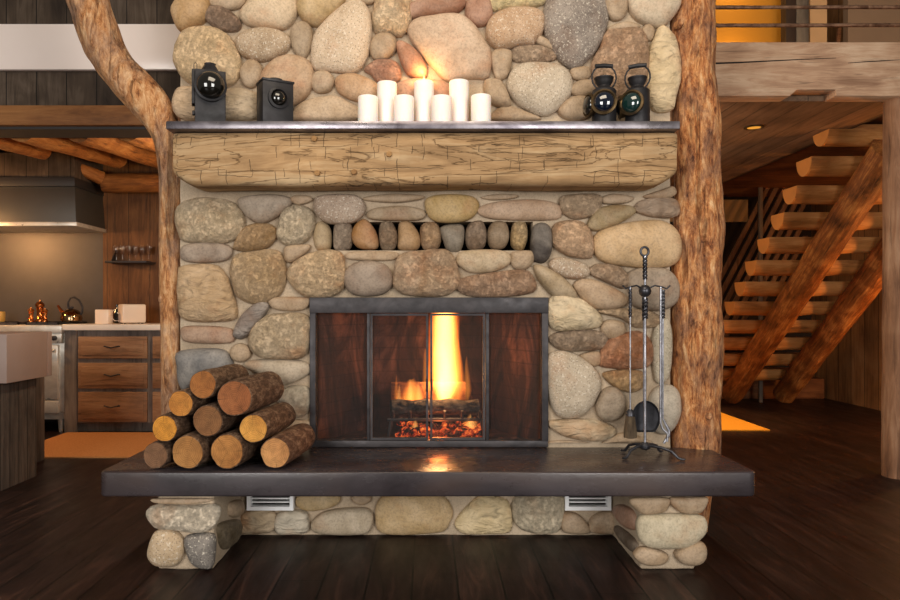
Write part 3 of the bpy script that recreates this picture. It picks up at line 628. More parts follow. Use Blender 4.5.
# ---------------------------------------------------------------- hearth slab
def slab_mat():
    n = NT('dark_hearth_stone'); v = n.coords((.5, 1, 1), rnd=False)
    col = n.ramp(n.noise(v, 5, 7, .6, .6), [(.35, s2l((44, 39, 42))), (.65, s2l((66, 59, 62)))])
    col = n.mix(n.ramp(n.noise(v, 3, 2), [(.5, g(0)), (.7, g(.5))]), col, s2l((78, 60, 50)))
    return n.fin(col, n.ramp(n.noise(v, 9, 5), [(.3, g(.20)), (.7, g(.34))]), 0, n.bump(n.noise(v, 45, 5), .10, .004), .5)
pl = []
hw = 1.428; fy = -.548; r = .035
for (cx_, cy_, a0) in ((-hw + r, fy + r, 180), (hw - r, fy + r, 270)):
    for k in range(7): a = math.radians(a0 + 15 * k); pl.append((cx_ + r * math.cos(a), cy_ + r * math.sin(a)))
pl += [(hw, -.0005), (-hw, -.0005)]
slab = MB().prism(pl, .342, .45, 'z').build('hearth_slab', slab_mat(), bevel=.009, seg=3)
tag(slab, 'long dark grey stone hearth slab with rounded front corners, carried on two stone piers', 'hearth')

# ---------------------------------------------------------------- mantel
BEAM = hewn_mat()
s = F / 3.36
bx0_, bx1_ = (172 - CX) / s, (678 - CX) / s
zt_, zb_ = 2.0115, 1.752
mb = MB(); nX, nS = 150, 40
y0_, y1_ = -.22, -.002
ring = []
R_ = .055
def prof(t):   # closed rounded rectangle section, t in 0..1 -> (y, z)
    hy, hz = (y1_ - y0_) / 2, (zt_ - zb_) / 2; a = t * 2 * PI
    c_, s_ = math.cos(a), math.sin(a); p_ = 7.0
    k = (abs(c_) ** p_ + abs(s_) ** p_) ** (-1 / p_)
    return c_ * k * hy, s_ * k * hz
for i in range(nX + 1):
    u = i / nX; x = bx0_ + (bx1_ - bx0_) * u
    e = min(u, 1 - u) * (bx1_ - bx0_)
    sh = 1 - .10 * max(0, 1 - e / .05) ** 2
    lift = .06 * max(0, 1 - e / .13) ** 2
    for k in range(nS * 2):
        y, z = prof(k / (nS * 2)); 
        yy = (y0_ + y1_) / 2 + y * (sh if y < 0 else 1); zz = (zt_ + zb_) / 2 + z
        if z < 0: zz += lift * (-z / ((zt_ - zb_) / 2)) ** 1.0
        if z < 0: zz += .012 * noise.noise(Vector((x * 2.2, 0, 3)))
        nn = .006 * noise.noise(Vector((x * 3, yy * 6, zz * 8))) + .0035 * noise.noise(Vector((x * 14, yy * 14, zz * 30)))
        if y < 0: yy += nn + .003
        if z > .09: zz = min(zz, 2.011)
        mb.v.append((x, min(yy, -.001), zz))
M2 = nS * 2
for i in range(nX):
    for k in range(M2):
        mb.f.append((i*M2+k, i*M2+(k+1) % M2, (i+1)*M2+(k+1) % M2, (i+1)*M2+k)); mb.m.append(0)
mb.f.append(tuple(reversed(range(M2)))); mb.f.append(tuple(nX*M2+k for k in range(M2))); mb.m += [0, 0]
beam = wthing('mantel_beam', 'thick hand-hewn tan timber mantel beam with adze marks under the steel shelf', 'mantel beam', (0, -.11, 1.752))
mb.build('beam', BEAM, beam, angle=50, centre=False)
PEG = wood('peg_wood', (120, 84, 48), (160, 120, 74), (190, 150, 98), 1, 8)
for px, py in ((314, 138.5), (317, 173), (354, 172), (389, 154)):
    c = at(px, py, 3.353)
    q = MB().lathe([(.0135, 0), (.0135, .02)], 16, (c.x, c.y - .004, c.z), 'y').build('peg', PEG, beam, bevel=.002)
# the dark rim round each peg
def steel_mat(name, c1, c2, rough=.35, metal=.85, sc=5):
    n = NT(name); v = n.coords((.7, 1, 1))
    col = n.ramp(n.noise(v, sc, 7, .65, .8), [(.35, s2l(c1)), (.65, s2l(c2))])
    return n.fin(col, n.ramp(n.noise(v, sc * 2, 5), [(.3, g(rough - .1)), (.7, g(rough + .15))]), metal, n.bump(n.noise(v, 70, 4), .1, .003))
SHELF = steel_mat('blued_steel', (104, 98, 106), (170, 164, 170), .32, .9)
s = F / 3.33
sh = MB().box(((165.5 - CX) / s, -.25, 2.012), ((680.5 - CX) / s, -.0045, 2.0515)).build('mantel_shelf', SHELF, bevel=.006)
tag(sh, 'long flat blued steel mantel shelf lying on top of the timber beam', 'shelf')

# ---------------------------------------------------------------- firescreen
IRON = steel_mat('black_iron', (44, 42, 45), (72, 68, 70), .5, .4, 8)
screen = wthing('fireplace_screen', 'black iron fireplace screen with four mesh panels and paired doors in front of the fire', 'fire screen', (0, .03, .45))
def fbox(x0, y0, x1, y1, ya, yb, name, mat=IRON, bev=.003):
    a = at(x0, y1, D0); b = at(x1, y0, D0)
    return MB().box((a.x, ya, a.z), (b.x, yb, b.z)).build(name, mat, screen, bevel=bev)
fbox(310.5, 297.5, 547.5, 313, -.035, .035, 'top_rail'); fbox(310.5, 440, 547.5, 446.6, -.02, .035, 'bottom_rail')
fbox(310.5, 313, 316.5, 440, -.03, .035, 'side_rail'); fbox(541, 313, 547.5, 440, -.03, .035, 'side_rail')
fbox(367, 313, 370, 440, -.01, .03, 'mullion'); fbox(485.5, 313, 489, 440, -.01, .03, 'mullion')
def mesh_mat():
    n = NT('wire_mesh'); v = n.coords(rnd=False)
    tr = n.n.new('ShaderNodeBsdfTransparent'); df = n.b; df.inputs['Base Color'].default_value = s2l((30, 27, 26)); df.inputs['Roughness'].default_value = .6
    sep = n.n.new('ShaderNodeSeparateXYZ'); n.L(v, sep.inputs[0])
    def line(o): return n.math('LESS_THAN', n.math('FRACT', n.math('MULTIPLY', n.math('ADD', o, 50.0), 300)), .14)
    mk = n.math('MAXIMUM', line(sep.outputs[0]), line(sep.outputs[2]))
    mx = n.n.new('ShaderNodeMixShader'); n.L(mk, mx.inputs[0]); n.L(tr.outputs[0], mx.inputs[1]); n.L(df.outputs[0], mx.inputs[2])
    n.L(mx.outputs[0], n.out.inputs['Surface']); return n.m
MESH = mesh_mat()
for (a, b, yy) in ((316.5, 367, .014), (489, 541, .014)):
    fbox(a, 313, b, 440, yy, yy + .0015, 'mesh_panel', MESH, 0)
for (a, b) in ((370.6, 428.2), (430.2, 484.9)):
    A = at(a, 439.5, D0); B = at(b, 313.5, D0)
    m_ = MB(); w_ = .011
    for q in (((A.x, -.012, A.z), (A.x + w_, .012, B.z)), ((B.x - w_, -.012, A.z), (B.x, .012, B.z)), ((A.x + w_, -.012, A.z), (B.x - w_, .012, A.z + w_)), ((A.x + w_, -.012, B.z - w_), (B.x - w_, .012, B.z))):
        m_.box(*q)
    dr = m_.build('door', IRON, screen, smooth=False)
    p = MB().box((A.x + w_, .002, A.z + w_), (B.x - w_, .0035, B.z - w_)).build('mesh_panel', MESH, dr, smooth=False)
    p.location = p.location - dr.location - screen.location
    hx = B.x - .008 if a < 400 else A.x + .008
    hz = at(0, 385, D0).z
    m_ = MB().tube([(hx, -.012, hz + .03), (hx, -.026, hz + .026), (hx, -.028, hz), (hx, -.026, hz - .026), (hx, -.012, hz - .03)], .0045, 8)
    h_ = m_.build('handle', IRON, dr); h_.location = h_.location - dr.location - screen.location

# ---------------------------------------------------------------- fire
CHAR = NT('charred_wood'); v_ = CHAR.coords()
cr_ = CHAR.ramp(CHAR.vor(CHAR.coords((.5, 1, 1)), 34), [(.15, g(1)), (.5, g(0))])
CHARM = CHAR.fin(CHAR.ramp(CHAR.noise(v_, 30, 5), [(.35, s2l((22, 19, 18))), (.7, s2l((92, 84, 78)))]), .85, 0, CHAR.bump(cr_, .9, .01), .2)
grate = wthing('fire_grate', 'black iron grate of bars holding the burning logs in the firebox', 'grate', (.05, .25, .45))
GY0, GY1 = .10, .38
m_ = MB(); zg = .57
xL, xR = (388 - CX) / 186, (484 - CX) / 186
for y in (.13, .36): m_.tube([(xL, y, zg), (xR, y, zg)], .009, 8)
m_.build('rail', IRON, grate)
for k in range(6):
    x = xL + .03 + (xR - xL - .06) * k / 5
    MB().tube([(x, .10, zg + .05), (x, .115, zg + .015), (x, .14, zg + .009), (x, .36, zg + .009), (x, .38, zg + .04)], .007, 8).build('bar', IRON, grate)
for x in (xL + .02, xR - .02):
    for y in (.13, .36): MB().tube([(x, y, zg), (x + (.02 if x > 0 else -.02), y, .4505)], .008, 8).build('leg', IRON, grate)
def logmesh(L, r, seed, wob=.14, n=20, seg=9, ends=.0):
    pts = [(0, -L/2 + L * i / seg, 0) for i in range(seg + 1)]
    return MB().tube(pts, r, n, True, wob, seed)
c = at(434.5, 407.5, D0 + .20)
o = MB().tube([(c.x - .235 + .47 * i / 12, c.y + .01 * math.sin(i), c.z) for i in range(13)], [.040 + .004 * math.sin(i * 1.7) for i in range(13)], 20, True, .16, 4).build('burning_log', CHARM)
tag(o, 'round blackened log with cracked charred bark lying across the front of the grate', 'log')
SPLIT = wood('scorched_split_wood', (60, 32, 18), (120, 72, 42), (160, 102, 62), 0, 5)
a = at(391, 381.5, D0 + .31); b = at(466, 401, D0 + .31)
o = MB().prism([(a.y, b.z), (a.y + .06, b.z - .01), (a.y + .05, a.z - .02), (a.y + .0, a.z)], a.x, b.x, 'x').build('burning_log', SPLIT, bevel=.006)
tag(o, 'split brown log with a flat face burning behind the charred round log', 'log')
EMB = NT('glowing_ember'); v_ = EMB.coords()
f_ = EMB.noise(v_, 24, 5, .6)
EMB.fin(s2l((40, 20, 14)), .9)
EMB.L(EMB.ramp(f_, [(.42, (0.02, .0, 0, 1)), (.52, (.9, .05, .01, 1)), (.68, (1, .25, .04, 1))]), EMB.b.inputs['Emission Color'])
EMB.L(EMB.ramp(f_, [(.40, g(0)), (.7, g(1))]), EMB.b.inputs['Emission Strength'])
st_ = EMB.math('MULTIPLY', EMB.ramp(f_, [(.48, g(0)), (.70, g(1))]), 1.8); EMB.L(st_, EMB.b.inputs['Emission Strength'])
m_ = MB(); rr = random.Random(3)
for k in range(170):
    x = rr.uniform(xL + .06, xR + .0); y = rr.uniform(.10, .40); r = rr.uniform(.014, .028)
    zc = .449 + r * .8 + rr.uniform(0, .045)
    vs = []; 
    bm = bmesh.new(); bmesh.ops.create_icosphere(bm, subdivisions=1, radius=r)
    for v in bm.verts: v.co = Vector((x, y, zc)) + v.co * (1 + .5 * noise.noise(v.co * 40 + Vector((k, 0, 0))))
    bm.verts.index_update(); m_.add([v.co.copy() for v in bm.verts], [tuple(v.index for v in f.verts) for f in bm.faces]); bm.free()
o = m_.build('embers', EMB.m, smooth=False); tag(o, 'bed of glowing red and orange embers under the grate', 'embers'); o['kind'] = 'stuff'
m_ = MB()
for k in range(120):
    x = rr.uniform(FB[0] + .08, FB[1] - .08); y = rr.uniform(.05, .20); r = rr.uniform(.006, .02)
    if xL < x < xR and y > .09: continue
    bm = bmesh.new(); bmesh.ops.create_icosphere(bm, subdivisions=1, radius=r)
    for v in bm.verts: v.co = Vector((x, y, .449 + r * .5)) + Vector((v.co.x, v.co.y, v.co.z * .6)) * (1 + .5 * noise.noise(v.co * 40 + Vector((k, 0, 0))))
    bm.verts.index_update(); m_.add([v.co.copy() for v in bm.verts], [tuple(v.index for v in f.verts) for f in bm.faces]); bm.free()
o = m_.build('ash', plain('ash_lumps', (96, 66, 56), .95, var=.4), smooth=False); tag(o, 'scattered ash and burnt crumbs on the firebox floor', 'ash'); o['kind'] = 'stuff'

fire = wthing('fire', 'tall bright yellow and orange flames rising from the logs in the firebox', 'fire', (.05, .26, .58))
FLA = flame_mat('flame_core', 75.0, pw=.18, wisp=.22); FLC = flame_mat('flame_low', 28.0, wisp=.6); FLB = flame_mat('flame_wisp', 22.0, hot=(1, .30, .04))
def flame(px, pyb, pyt, wpx, d, mat, bend=0, seed=0):
    pw = .18 if mat == FLA else .75
    B = at(px, pyb, d); T = at(px, pyt, d); r = wpx / 2 * d / F; hgt = T.z - B.z
    m_ = MB(); pts = []; rad = []
    for i in range(17):
        t = i / 16; w = (max(0, 1.02 - t)) ** pw * min((t + .12) * 3.2, 1)
        pts.append((B.x + bend * t * t + .12 * r * math.sin(t * 7 + seed), B.y, B.z + hgt * t)); rad.append(max(.0015, r * w * 1.0))
    m_.tube(pts, rad, 20); return m_.build('flame', mat, fire)
dF = D0 + .255
flame(444.5, 404, 291, 40, dF, FLA, .0, 1)
flame(413, 403, 376, 40, dF + .01, FLB, .01, 2)
flame(400, 403, 384, 14, dF, FLC, .0, 3)
flame(409, 403, 377, 15, dF + .01, FLC, .01, 13)
flame(419, 403, 381, 16, dF, FLC, -.01, 14)
flame(440, 404, 372, 30, dF + .01, FLC, .0, 12)
flame(427, 398, 340, 14, dF, FLB, -.02, 4)
flame(467, 400, 352, 13, dF + .02, FLB, .01, 5)
flame(456, 400, 335, 26, dF + .03, FLB, .02, 6)
flame(468, 427, 413, 26, dF - .115, FLC, .0, 7)
flame(415, 427, 417, 18, dF - .125, FLC, .0, 8)
flame(397, 403, 373, 9, dF + .03, FLB, -.01, 9)
# ---------------------------------------------------------------- vents
WH = plain('white_enamel', (250, 250, 250), .4, var=.03)
for (x0, x1, lab) in ((249, 295, 'white metal air vent grille low in the stone under the left end of the hearth'), (563.5, 609, 'white metal air vent grille low in the stone under the right end of the hearth')):
    a = at(x0, 508, D0); b = at(x1, 490, D0)
    v = wthing('air_vent', lab, 'vent', ((a.x + b.x) / 2, 0, a.z), 'white air vents under the hearth')
    m_ = MB(); t = .019; Y0, Y1 = -.045, .02
    for q in (((a.x, Y0, a.z), (b.x, Y1, a.z + t)), ((a.x, Y0, b.z - t), (b.x, Y1, b.z)), ((a.x, Y0, a.z + t), (a.x + t, Y1, b.z - t)), ((b.x - t, Y0, a.z + t), (b.x, Y1, b.z - t))): m_.box(*q)
    m_.build('frame', WH, v, smooth=False)
    MB().box((a.x + t, -.006, a.z + t), (b.x - t, .018, b.z - t)).build('backing', MATTE_BLACK, v, smooth=False)
    for k in range(2):
        z = a.z + t + (b.z - a.z - 2 * t) * (k + 1) / 3
        MB().box((a.x + t, -.026, z - .003), (b.x - t, -.008, z + .003)).build('slat', WH, v, smooth=False)

# ---------------------------------------------------------------- candles
WAX = NT('candle_wax'); WAX.b.inputs['Subsurface Weight'].default_value = .5; WAX.b.inputs['Subsurface Radius'].default_value = (.03, .02, .012); WAX.b.inputs['Subsurface Scale'].default_value = 1
WAXM = WAX.fin(s2l((252, 240, 232)), .45)
CF = flame_mat('candle_flame', 900, (1, .72, .35), (1, .3, .05), 0)
def candle(px, py, tall, lit, lab):
    d = 3.49 if tall else 3.41
    p = at(px, py, d); r = 10.1 * d / F * (.98 if tall else 1); zb = 2.0515; h = p.z - zb
    t = thing('pillar_candle', lab, 'candle', (p.x, p.y, zb), 0, 'white pillar candles on the mantel shelf')
    MB().lathe([(r * .97, 0), (r, .004), (r, h - .006), (r * .96, h - .001), (r * .88, h), (r * .8, h - .004), (r * .3, h - .006)], 32).build('wax', WAXM, t, angle=60)
    MB().tube([(0, 0, h - .008), (0, 0, h + .006), (.001, 0, h + .012)], .0015, 6).build('wick', MATTE_BLACK, t)
    if lit:
        MB().tube([(0, 0, h + .004 + .034 * i / 10) for i in range(11)], [.0075 * max(.02, math.sin(PI * min(1, (i / 10) ** .7 * .98 + .02))) for i in range(11)], 12).build('flame', CF, t)
    return Vector((p.x, p.y, zb + h))
candle(368, 97, 0, 0, 'short white pillar candle at the left end of the row')
candle(387, 83, 1, 0, 'tall unlit white pillar candle left of the lit candle')
candle(404, 97, 0, 0, 'short white pillar candle just left of the lit tall candle')
lit = candle(424, 82, 1, 1, 'tall white pillar candle with a lit flame in the middle of the row')
candle(441.5, 97, 0, 0, 'short white pillar candle just right of the lit tall candle')
candle(459, 81.5, 1, 0, 'tall unlit white pillar candle right of the lit candle')
candle(481, 96, 0, 0, 'short white pillar candle at the right end of the row')

# ---------------------------------------------------------------- railway lamps on the shelf
BLK = steel_mat('black_painted_tin', (24, 23, 25), (46, 44, 47), .5, .3, 9)
BRASS = steel_mat('aged_brass', (62, 50, 36), (112, 90, 58), .45, .8, 9)
LENS = NT('dark_lens'); LENS.b.inputs['Coat Weight'].default_value = 1; LENSM = LENS.fin(s2l((16, 15, 12)), .08, 0, None, .5)
BLUE = NT('blue_lens'); BLUE.b.inputs['Coat Weight'].default_value = 1; BLUEM = BLUE.fin(s2l((3, 16, 34)), .06, 0, None, .8)
GRN = NT('green_lens'); GRN.b.inputs['Coat Weight'].default_value = 1; GRNM = GRN.fin(s2l((16, 44, 42)), .06, 0, None, .8)
def dome(r, dep, n=7): return [(r * math.cos(PI / 2 * k / n) + .0004, -dep * math.sin(PI / 2 * k / n)) for k in range(n + 1)]
ZS = 2.0515
# lamp with the big bull's-eye lens
d = 3.45; s = F / d
p = at(210, 121, d); Lp = thing('signal_lamp', 'large black signal lamp with a bulging round glass lens, left end of the mantel shelf', 'lamp', (p.x, p.y, ZS), math.radians(20))
zt = at(0, 73.5, d).z - ZS; w = 29 / s / 2
MB().box((-w, -.055, 0), (w, .04, zt)).build('body', BLK, Lp, bevel=.003)
zc = at(0, 90, d).z - ZS; rl = 14.5 / s
MB().lathe([(rl * 1.0, -.02), (rl * 1.06, -.03), (rl * 1.06, -.04), (rl * .93, -.044), (rl * .9, -.02)], 36, (0, -.037, zc), 'y').build('lens_rim', BLK, Lp)
MB().lathe([(q[0], q[1] - .0) for q in dome(rl * .93, .052)], 36, (0, -.078, zc), 'y').build('lens', LENSM, Lp)
m_ = MB(); z1 = at(0, 64, d).z - ZS
m_.lathe([(.046, zt), (.044, zt + .012), (.026, z1 - .006), (.028, z1), (.018, z1)], 8).build('chimney', BLK, Lp, angle=25)
m_ = MB(); m_.box((-w - .014, -.04, .10), (-w, .02, zt + .002)).build('side_rail', BLK, Lp, bevel=.002)
MB().tube([(-w - .004, -.01, zt), (-w - .004, -.01, zt + .035), (-w + .003, -.01, zt + .045), (-w + .01, -.01, zt + .035), (-w + .01, -.01, zt)], .0016, 6).build('wire_loop', BLK, Lp)
for z in (.05, .1): MB().box((-w - .012, -.03, z), (-w, 0, z + .018)).build('bracket', BLK, Lp, bevel=.001)
# box lamp
d = 3.44; s = F / d
p = at(275, 121, d); Lp = thing('signal_lamp', 'small square black box lamp with a small recessed lens, second from left on shelf', 'lamp', (p.x, p.y, ZS), math.radians(29))
zt = at(0, 84, d).z - ZS; w = .076
mb = MB(); mb.prism([(-w, 0), (w, 0), (w, zt - .004), (-w, zt + .006)], -.055, .055, 'y').build('body', BLK, Lp, bevel=.002)
MB().box((-w - .003, -.06, zt - .005), (w + .004, .06, zt + .006)).build('lid', BLK, Lp, bevel=.002)
zc = at(0, 101, d).z - ZS
MB().lathe([(.052, 0), (.052, -.012), (.040, -.016), (.036, -.002)], 32, (0, -.054, zc), 'y').build('lens_rim', BLK, Lp)
MB().lathe(dome(.036, .024), 32, (0, -.057, zc), 'y').build('lens', LENSM, Lp)
MB().lathe([(.045, zt + .005), (.045, zt + .014), (.038, zt + .02)], 24).build('vent_cap', BLK, Lp)
MB().box((w, -.03, .05), (w + .006, .0, .07)).build('latch', BRASS, Lp, bevel=.001)
# two hand lanterns
def lantern(px, lab, yaw, lensm, hw):
    d = 3.43; s = F / d
    p = at(px, 121, d); L = thing('hand_lantern', lab, 'lantern', (p.x, p.y, ZS), yaw, 'black hand lanterns at the right end of the shelf')
    r = 12 / s
    zb = at(0, 92, d).z - ZS; zn = at(0, 81, d).z - ZS; zr = at(0, 79, d).z - ZS
    MB().lathe([(r * .98, 0), (r, .006), (r, zb), (r * .93, zb + .008), (r * .62, zb + .018), (r * .55, zb + .022)], 36).build('body', BLK, L, angle=50)
    MB().lathe([(r * .55, zb + .02), (r * .50, zb + .028), (r * .72, zn - .006), (r * .74, zr - .003), (r * .80, zr), (r * .80, zr + .005), (r * .3, zr + .007)], 32).build('chimney_cap', BLK, L, angle=50)
    zh = at(0, 65.5, d).z - ZS; zl = at(0, 90, d).z - ZS; R2 = 12.2 / s
    pts = []
    zm = (zh + zl) / 2; hh = (zh - zl) / 2
    for k in range(17):
        a = math.radians(-62 + (304) * k / 16 ); pts.append((R2 * math.cos(a) * 1.0, 0, zm + hh * max(-1, min(.86, math.sin(a) * 1.05))))
    MB().tube(pts, .0042, 8).build('handle', BLK, L)
    MB().tube([(-R2 * .72, 0, zh - .004), (0, 0, zh), (R2 * .72, 0, zh - .004)], .0105, 12).build('grip', BLK, L)
    zc = at(0, 106.5, d).z - ZS; rl = 12.5 / s
    for (a, m, rr) in ((-PI / 2 - .25, lensm, rl), (-PI / 2 - 1.35, LENSM, rl * .95)):
        hd = MB(); hd.lathe([(rr * .78, -.01), (rr * .9, .022), (rr, .024), (rr, .033), (rr * .86, .037), (rr * .80, .030), (rr * .7, .03)], 32, (0, 0, 0), 'y')
        for i, v in enumerate(hd.v): hd.v[i] = (v[0], -v[1], v[2])
        ln = MB(); ln.lathe([(q[0], q[1]) for q in dome(rr * .78, .026)], 32, (0, -.028, 0), 'y')
        M_ = Matrix.Translation((math.cos(a) * r * .90, math.sin(a) * r * .90, zc)) @ Matrix.Rotation(a + PI / 2, 4, 'Z')
        for q in (hd, ln): q.v = [tuple(M_ @ Vector(v)) for v in q.v]
        hd.build('lens_rim', BRASS, L, angle=50); ln.build('lens', m, L)
lantern(604, 'black hand lantern with a brass ringed blue lens, the left one of the pair', .0, BLUEM, 12)
lantern(637.5, 'black hand lantern with a brass ringed greenish lens, nearest the right log post', -.4, GRNM, 12)

# ---------------------------------------------------------------- firewood
def bark_mat():
    n = NT('bark'); v = n.coords((1, .45, 1))
    a = n.noise(v, 42, 10, .8, .3)
    col = n.ramp(a, [(.36, s2l((34, 24, 18))), (.5, s2l((104, 78, 60))), (.64, s2l((178, 148, 120)))])
    col = n.mix(.75, n.oi.outputs['Color'], col, 'MIX')
    return n.fin(col, .85, 0, n.bump(a, 1.0, .014), .2)
BARK = bark_mat()
def cut_mat():
    n = NT('cut_wood_end'); tcv = n.coords(rnd=False)
    wn = n.noise(n.coords(), 9, 4, .6)
    sep = n.n.new('ShaderNodeSeparateXYZ'); n.L(tcv, sep.inputs[0])
    rr_ = n.math('SQRT', n.math('ADD', n.math('MULTIPLY', sep.outputs[0], sep.outputs[0]), n.math('MULTIPLY', sep.outputs[2], sep.outputs[2])))
    ring = n.math('SINE', n.math('ADD', n.math('MULTIPLY', rr_, 800), n.math('MULTIPLY', wn, 16)))
    an = n.math('ARCTAN2', sep.outputs[2], sep.outputs[0])
    rad = n.math('ABSOLUTE', n.math('SINE', n.math('ADD', n.math('MULTIPLY', an, 1.5), n.math('MULTIPLY', n.oi.outputs['Random'], 9))))
    crack = n.math('GREATER_THAN', n.math('ADD', n.math('MULTIPLY', rad, 40), n.math('MULTIPLY', n.math('SUBTRACT', .06, rr_), 10)), 1.15)
    c0 = n.oi.outputs['Color']
    col = n.mix(n.math('ADD', n.math('MULTIPLY', ring, .16), .25), c0, n.mix(1, c0, s2l((160, 130, 110)), 'MULTIPLY'))
    col = n.mix(.75, col, n.ramp(n.noise(n.coords(), 24, 8, .75), [(.35, g(.45)), (.6, g(1.0))]), 'MULTIPLY'); col = n.mix(.35, col, n.ramp(n.noise(n.coords(), 5, 2), [(.35, s2l((170, 130, 110))), (.6, g(1))]), 'MULTIPLY')
    col = n.mix(crack, n.mix(1, c0, g(.25), 'MULTIPLY'), col)
    return n.fin(col, .75, 0, n.bump(n.math('ADD', ring, n.math('MULTIPLY', crack, 3)), .25, .004), .25)
CUT = cut_mat()
LOGS = [
 (154.6,458,13.2,(140,104,76),(96,76,62),'short greyish log end at the bottom left corner of the firewood pile'),
 (188,455.3,17.0,(196,144,84),(98,74,56),'firewood log with a tan knotty end, second from the left in the bottom row'),
 (225.5,452.7,17.6,(198,140,78),(98,72,54),'firewood log with a smooth round tan end, third from the left in the bottom row'),
 (271.5,456,15.6,(222,164,104),(118,80,62),'firewood log with pale end and reddish bark lying at the bottom right of the pile'),
 (165,430.5,13.6,(226,156,62),(96,70,50),'firewood log with bright orange end at the left edge of the second row'),
 (206.8,424.6,16.0,(148,104,66),(90,70,58),'firewood log with a dull brown end in the middle of the second row'),
 (254.0,430.3,14.6,(232,170,84),(106,78,58),'firewood log with bright pale orange split end at the right of the second row'),
 (181.5,406.5,13.4,(220,152,72),(96,70,50),'firewood log with a small orange end on the left of the third row'),
 (234.4,401.5,18.2,(170,108,66),(110,84,66),'thickest firewood log with a reddish brown end, on the right of the third row'),
 (203.5,385.4,14.3,(184,122,66),(118,92,68),'single brown firewood log on the very top of the pile'),
]
dL = 3.06
# settle the pile in the plane of the cut ends: slab on z=.45, no two logs closer than their radii
cir = []
for (px, py, pr, *_r) in LOGS:
    p = at(px, py, dL); cir.append([p.x, p.z, pr * 1.05 * dL / F])
for it in range(300):
    for c in cir:
        if c[1] < .4505 + c[2] * 1.02: c[1] = .4505 + c[2] * 1.02
    for i in range(10):
        for j in range(i):
            a, b = cir[i], cir[j]; dx, dz = a[0] - b[0], a[1] - b[1]; dd = math.hypot(dx, dz); mn = (a[2] + b[2]) * 1.035
            if dd < mn:
                k = (mn - dd) / dd / 2; a[0] += dx * k; a[1] += dz * k; b[0] -= dx * k; b[1] -= dz * k
YAW = math.radians(-7)
for i, ((px, py, pr, ce, cb, lab), (x, z, r)) in enumerate(zip(LOGS, cir)):
    L_ = [.33, .40, .42, .40, .36, .40, .40, .36, .43, .38][i]
    y0 = dL - D0 + [.02, .0, 0, .01, .01, .02, 0, .015, -.01, .005][i]
    t = thing('firewood_log', lab, 'log', (x, y0, z), YAW, 'split firewood logs piled on the hearth')
    pts = [(0, L_ * k / 12, 0) for k in range(13)]
    m_ = MB().tube(pts, [r * (.93 if k in (0, 12) else .965) for k in range(13)], 28, True, .07, i + 11)
    b_ = m_.build('bark', BARK, t, angle=60); b_.color = s2l(cb)
    # end grain discs follow the same outline
    ring = m_.v[:28]; c_ = MB(); c_.add([(v[0] * .95, -.004, v[2] * .95) for v in ring] + [(v[0] * .97, .004, v[2] * .97) for v in ring], [tuple(range(28))[::-1]] + [(k, (k+1) % 28, 28 + (k+1) % 28, 28 + k) for k in range(28)])
    e_ = c_.build('cut_end', CUT, t, angle=50, centre=False); e_.color = s2l(ce)
    ring = m_.v[-28-0:][:28]; c_ = MB(); ring = m_.v[12*28:13*28]
    c_.add([(v[0] * .95, L_ + .004, v[2] * .95) for v in ring] + [(v[0] * .97, L_ - .004, v[2] * .97) for v in ring], [tuple(range(28))[::-1]] + [(k, (k+1) % 28, 28 + (k+1) % 28, 28 + k) for k in range(28)])
    e_ = c_.build('cut_end', CUT, t, angle=50, centre=False); e_.color = s2l(ce)

# ---------------------------------------------------------------- fire tools
WI = steel_mat('wrought_iron', (44, 43, 47), (92, 92, 98), .4, .8, 12)
ROD = steel_mat('bare_steel_rod', (120, 120, 126), (186, 186, 194), .35, .85, 12)
d = 3.36; Y = d - D0; s = F / d
def pz(py, dd=d): return H - (py - CY) * dd / F
def pxx(px, dd=d): return (px - CX) * dd / F
cx = pxx(645)
stand = wthing('fire_tool_stand', 'black wrought iron fire tool stand with ring top, twisted pole and curled feet', 'tool stand', (cx, Y, .45))
zf = .4505
MB().tube([(cx, Y, zf + .045), (cx, Y, pz(256))], .0065, 12).build('pole', ROD, stand)
MB().tube([(cx - .002 + .019 * math.sin(2 * PI * k / 20), Y, pz(251.5) + .021 * math.cos(2 * PI * k / 20)) for k in range(20)], .006, 10, closed=True).build('ring_handle', WI, stand)
def twist(z0, z1, x, y, R, r, turns, parent, name='twisted_grip', n=2):
    m_ = MB()
    for j in range(n):
        N = int(turns * 14)
        m_.tube([(x + R * math.cos(2 * PI * turns * k / N + PI * 2 * j / n), y + R * math.sin(2 * PI * turns * k / N + PI * 2 * j / n), z0 + (z1 - z0) * k / N) for k in range(N + 1)], r, 8)
    return m_.build(name, WI, parent)
twist(pz(279), pz(257), cx, Y, .006, .0062, 3, stand)
twist(pz(318), pz(299), cx, Y, .008, .0075, 2.5, stand)
MB().lathe([(.004, -.03), (.016, -.026), (.026, -.014), (.030, 0), (.026, .014), (.016, .026), (.004, .03)], 20, (cx, Y, pz(291))).build('ball', WI, stand)
for (x1, y1) in ((pxx(627), Y - .01), (pxx(664), Y - .01), (cx - .004, Y + .065)):
    dx, dy = x1 - cx, y1 - Y; zb_ = pz(288)
    MB().tube([(cx + dx * .2, Y + dy * .2, zb_), (cx + dx * .5, Y + dy * .5, zb_ + .012), (cx + dx * .9, Y + dy * .9, zb_ + .004), (cx + dx * 1.1, Y + dy * 1.1, zb_ - .004), (cx + dx * 1.28, Y + dy * 1.28, zb_ + .012)], .0042, 8).build('hook', WI, stand)
for (ex, ey, c_) in ((-.115, -.075, 0), (.135, -.105, 0), (-.075, .095, 0), (.10, .075, 0)):
    q = [(0, 0, .05), (.18, .18, .052), (.45, .45, .05), (.75, .75, .038), (.92, .92, .012), (1.0, 1.0, .007), (1.12, 1.12, .007)]
    MB().tube([(cx + ex * a_, Y + ey * b_, zf + z_) for a_, b_, z_ in q], [.006, .007, .007, .007, .007, .0065, .005], 10).build('foot', WI, stand)
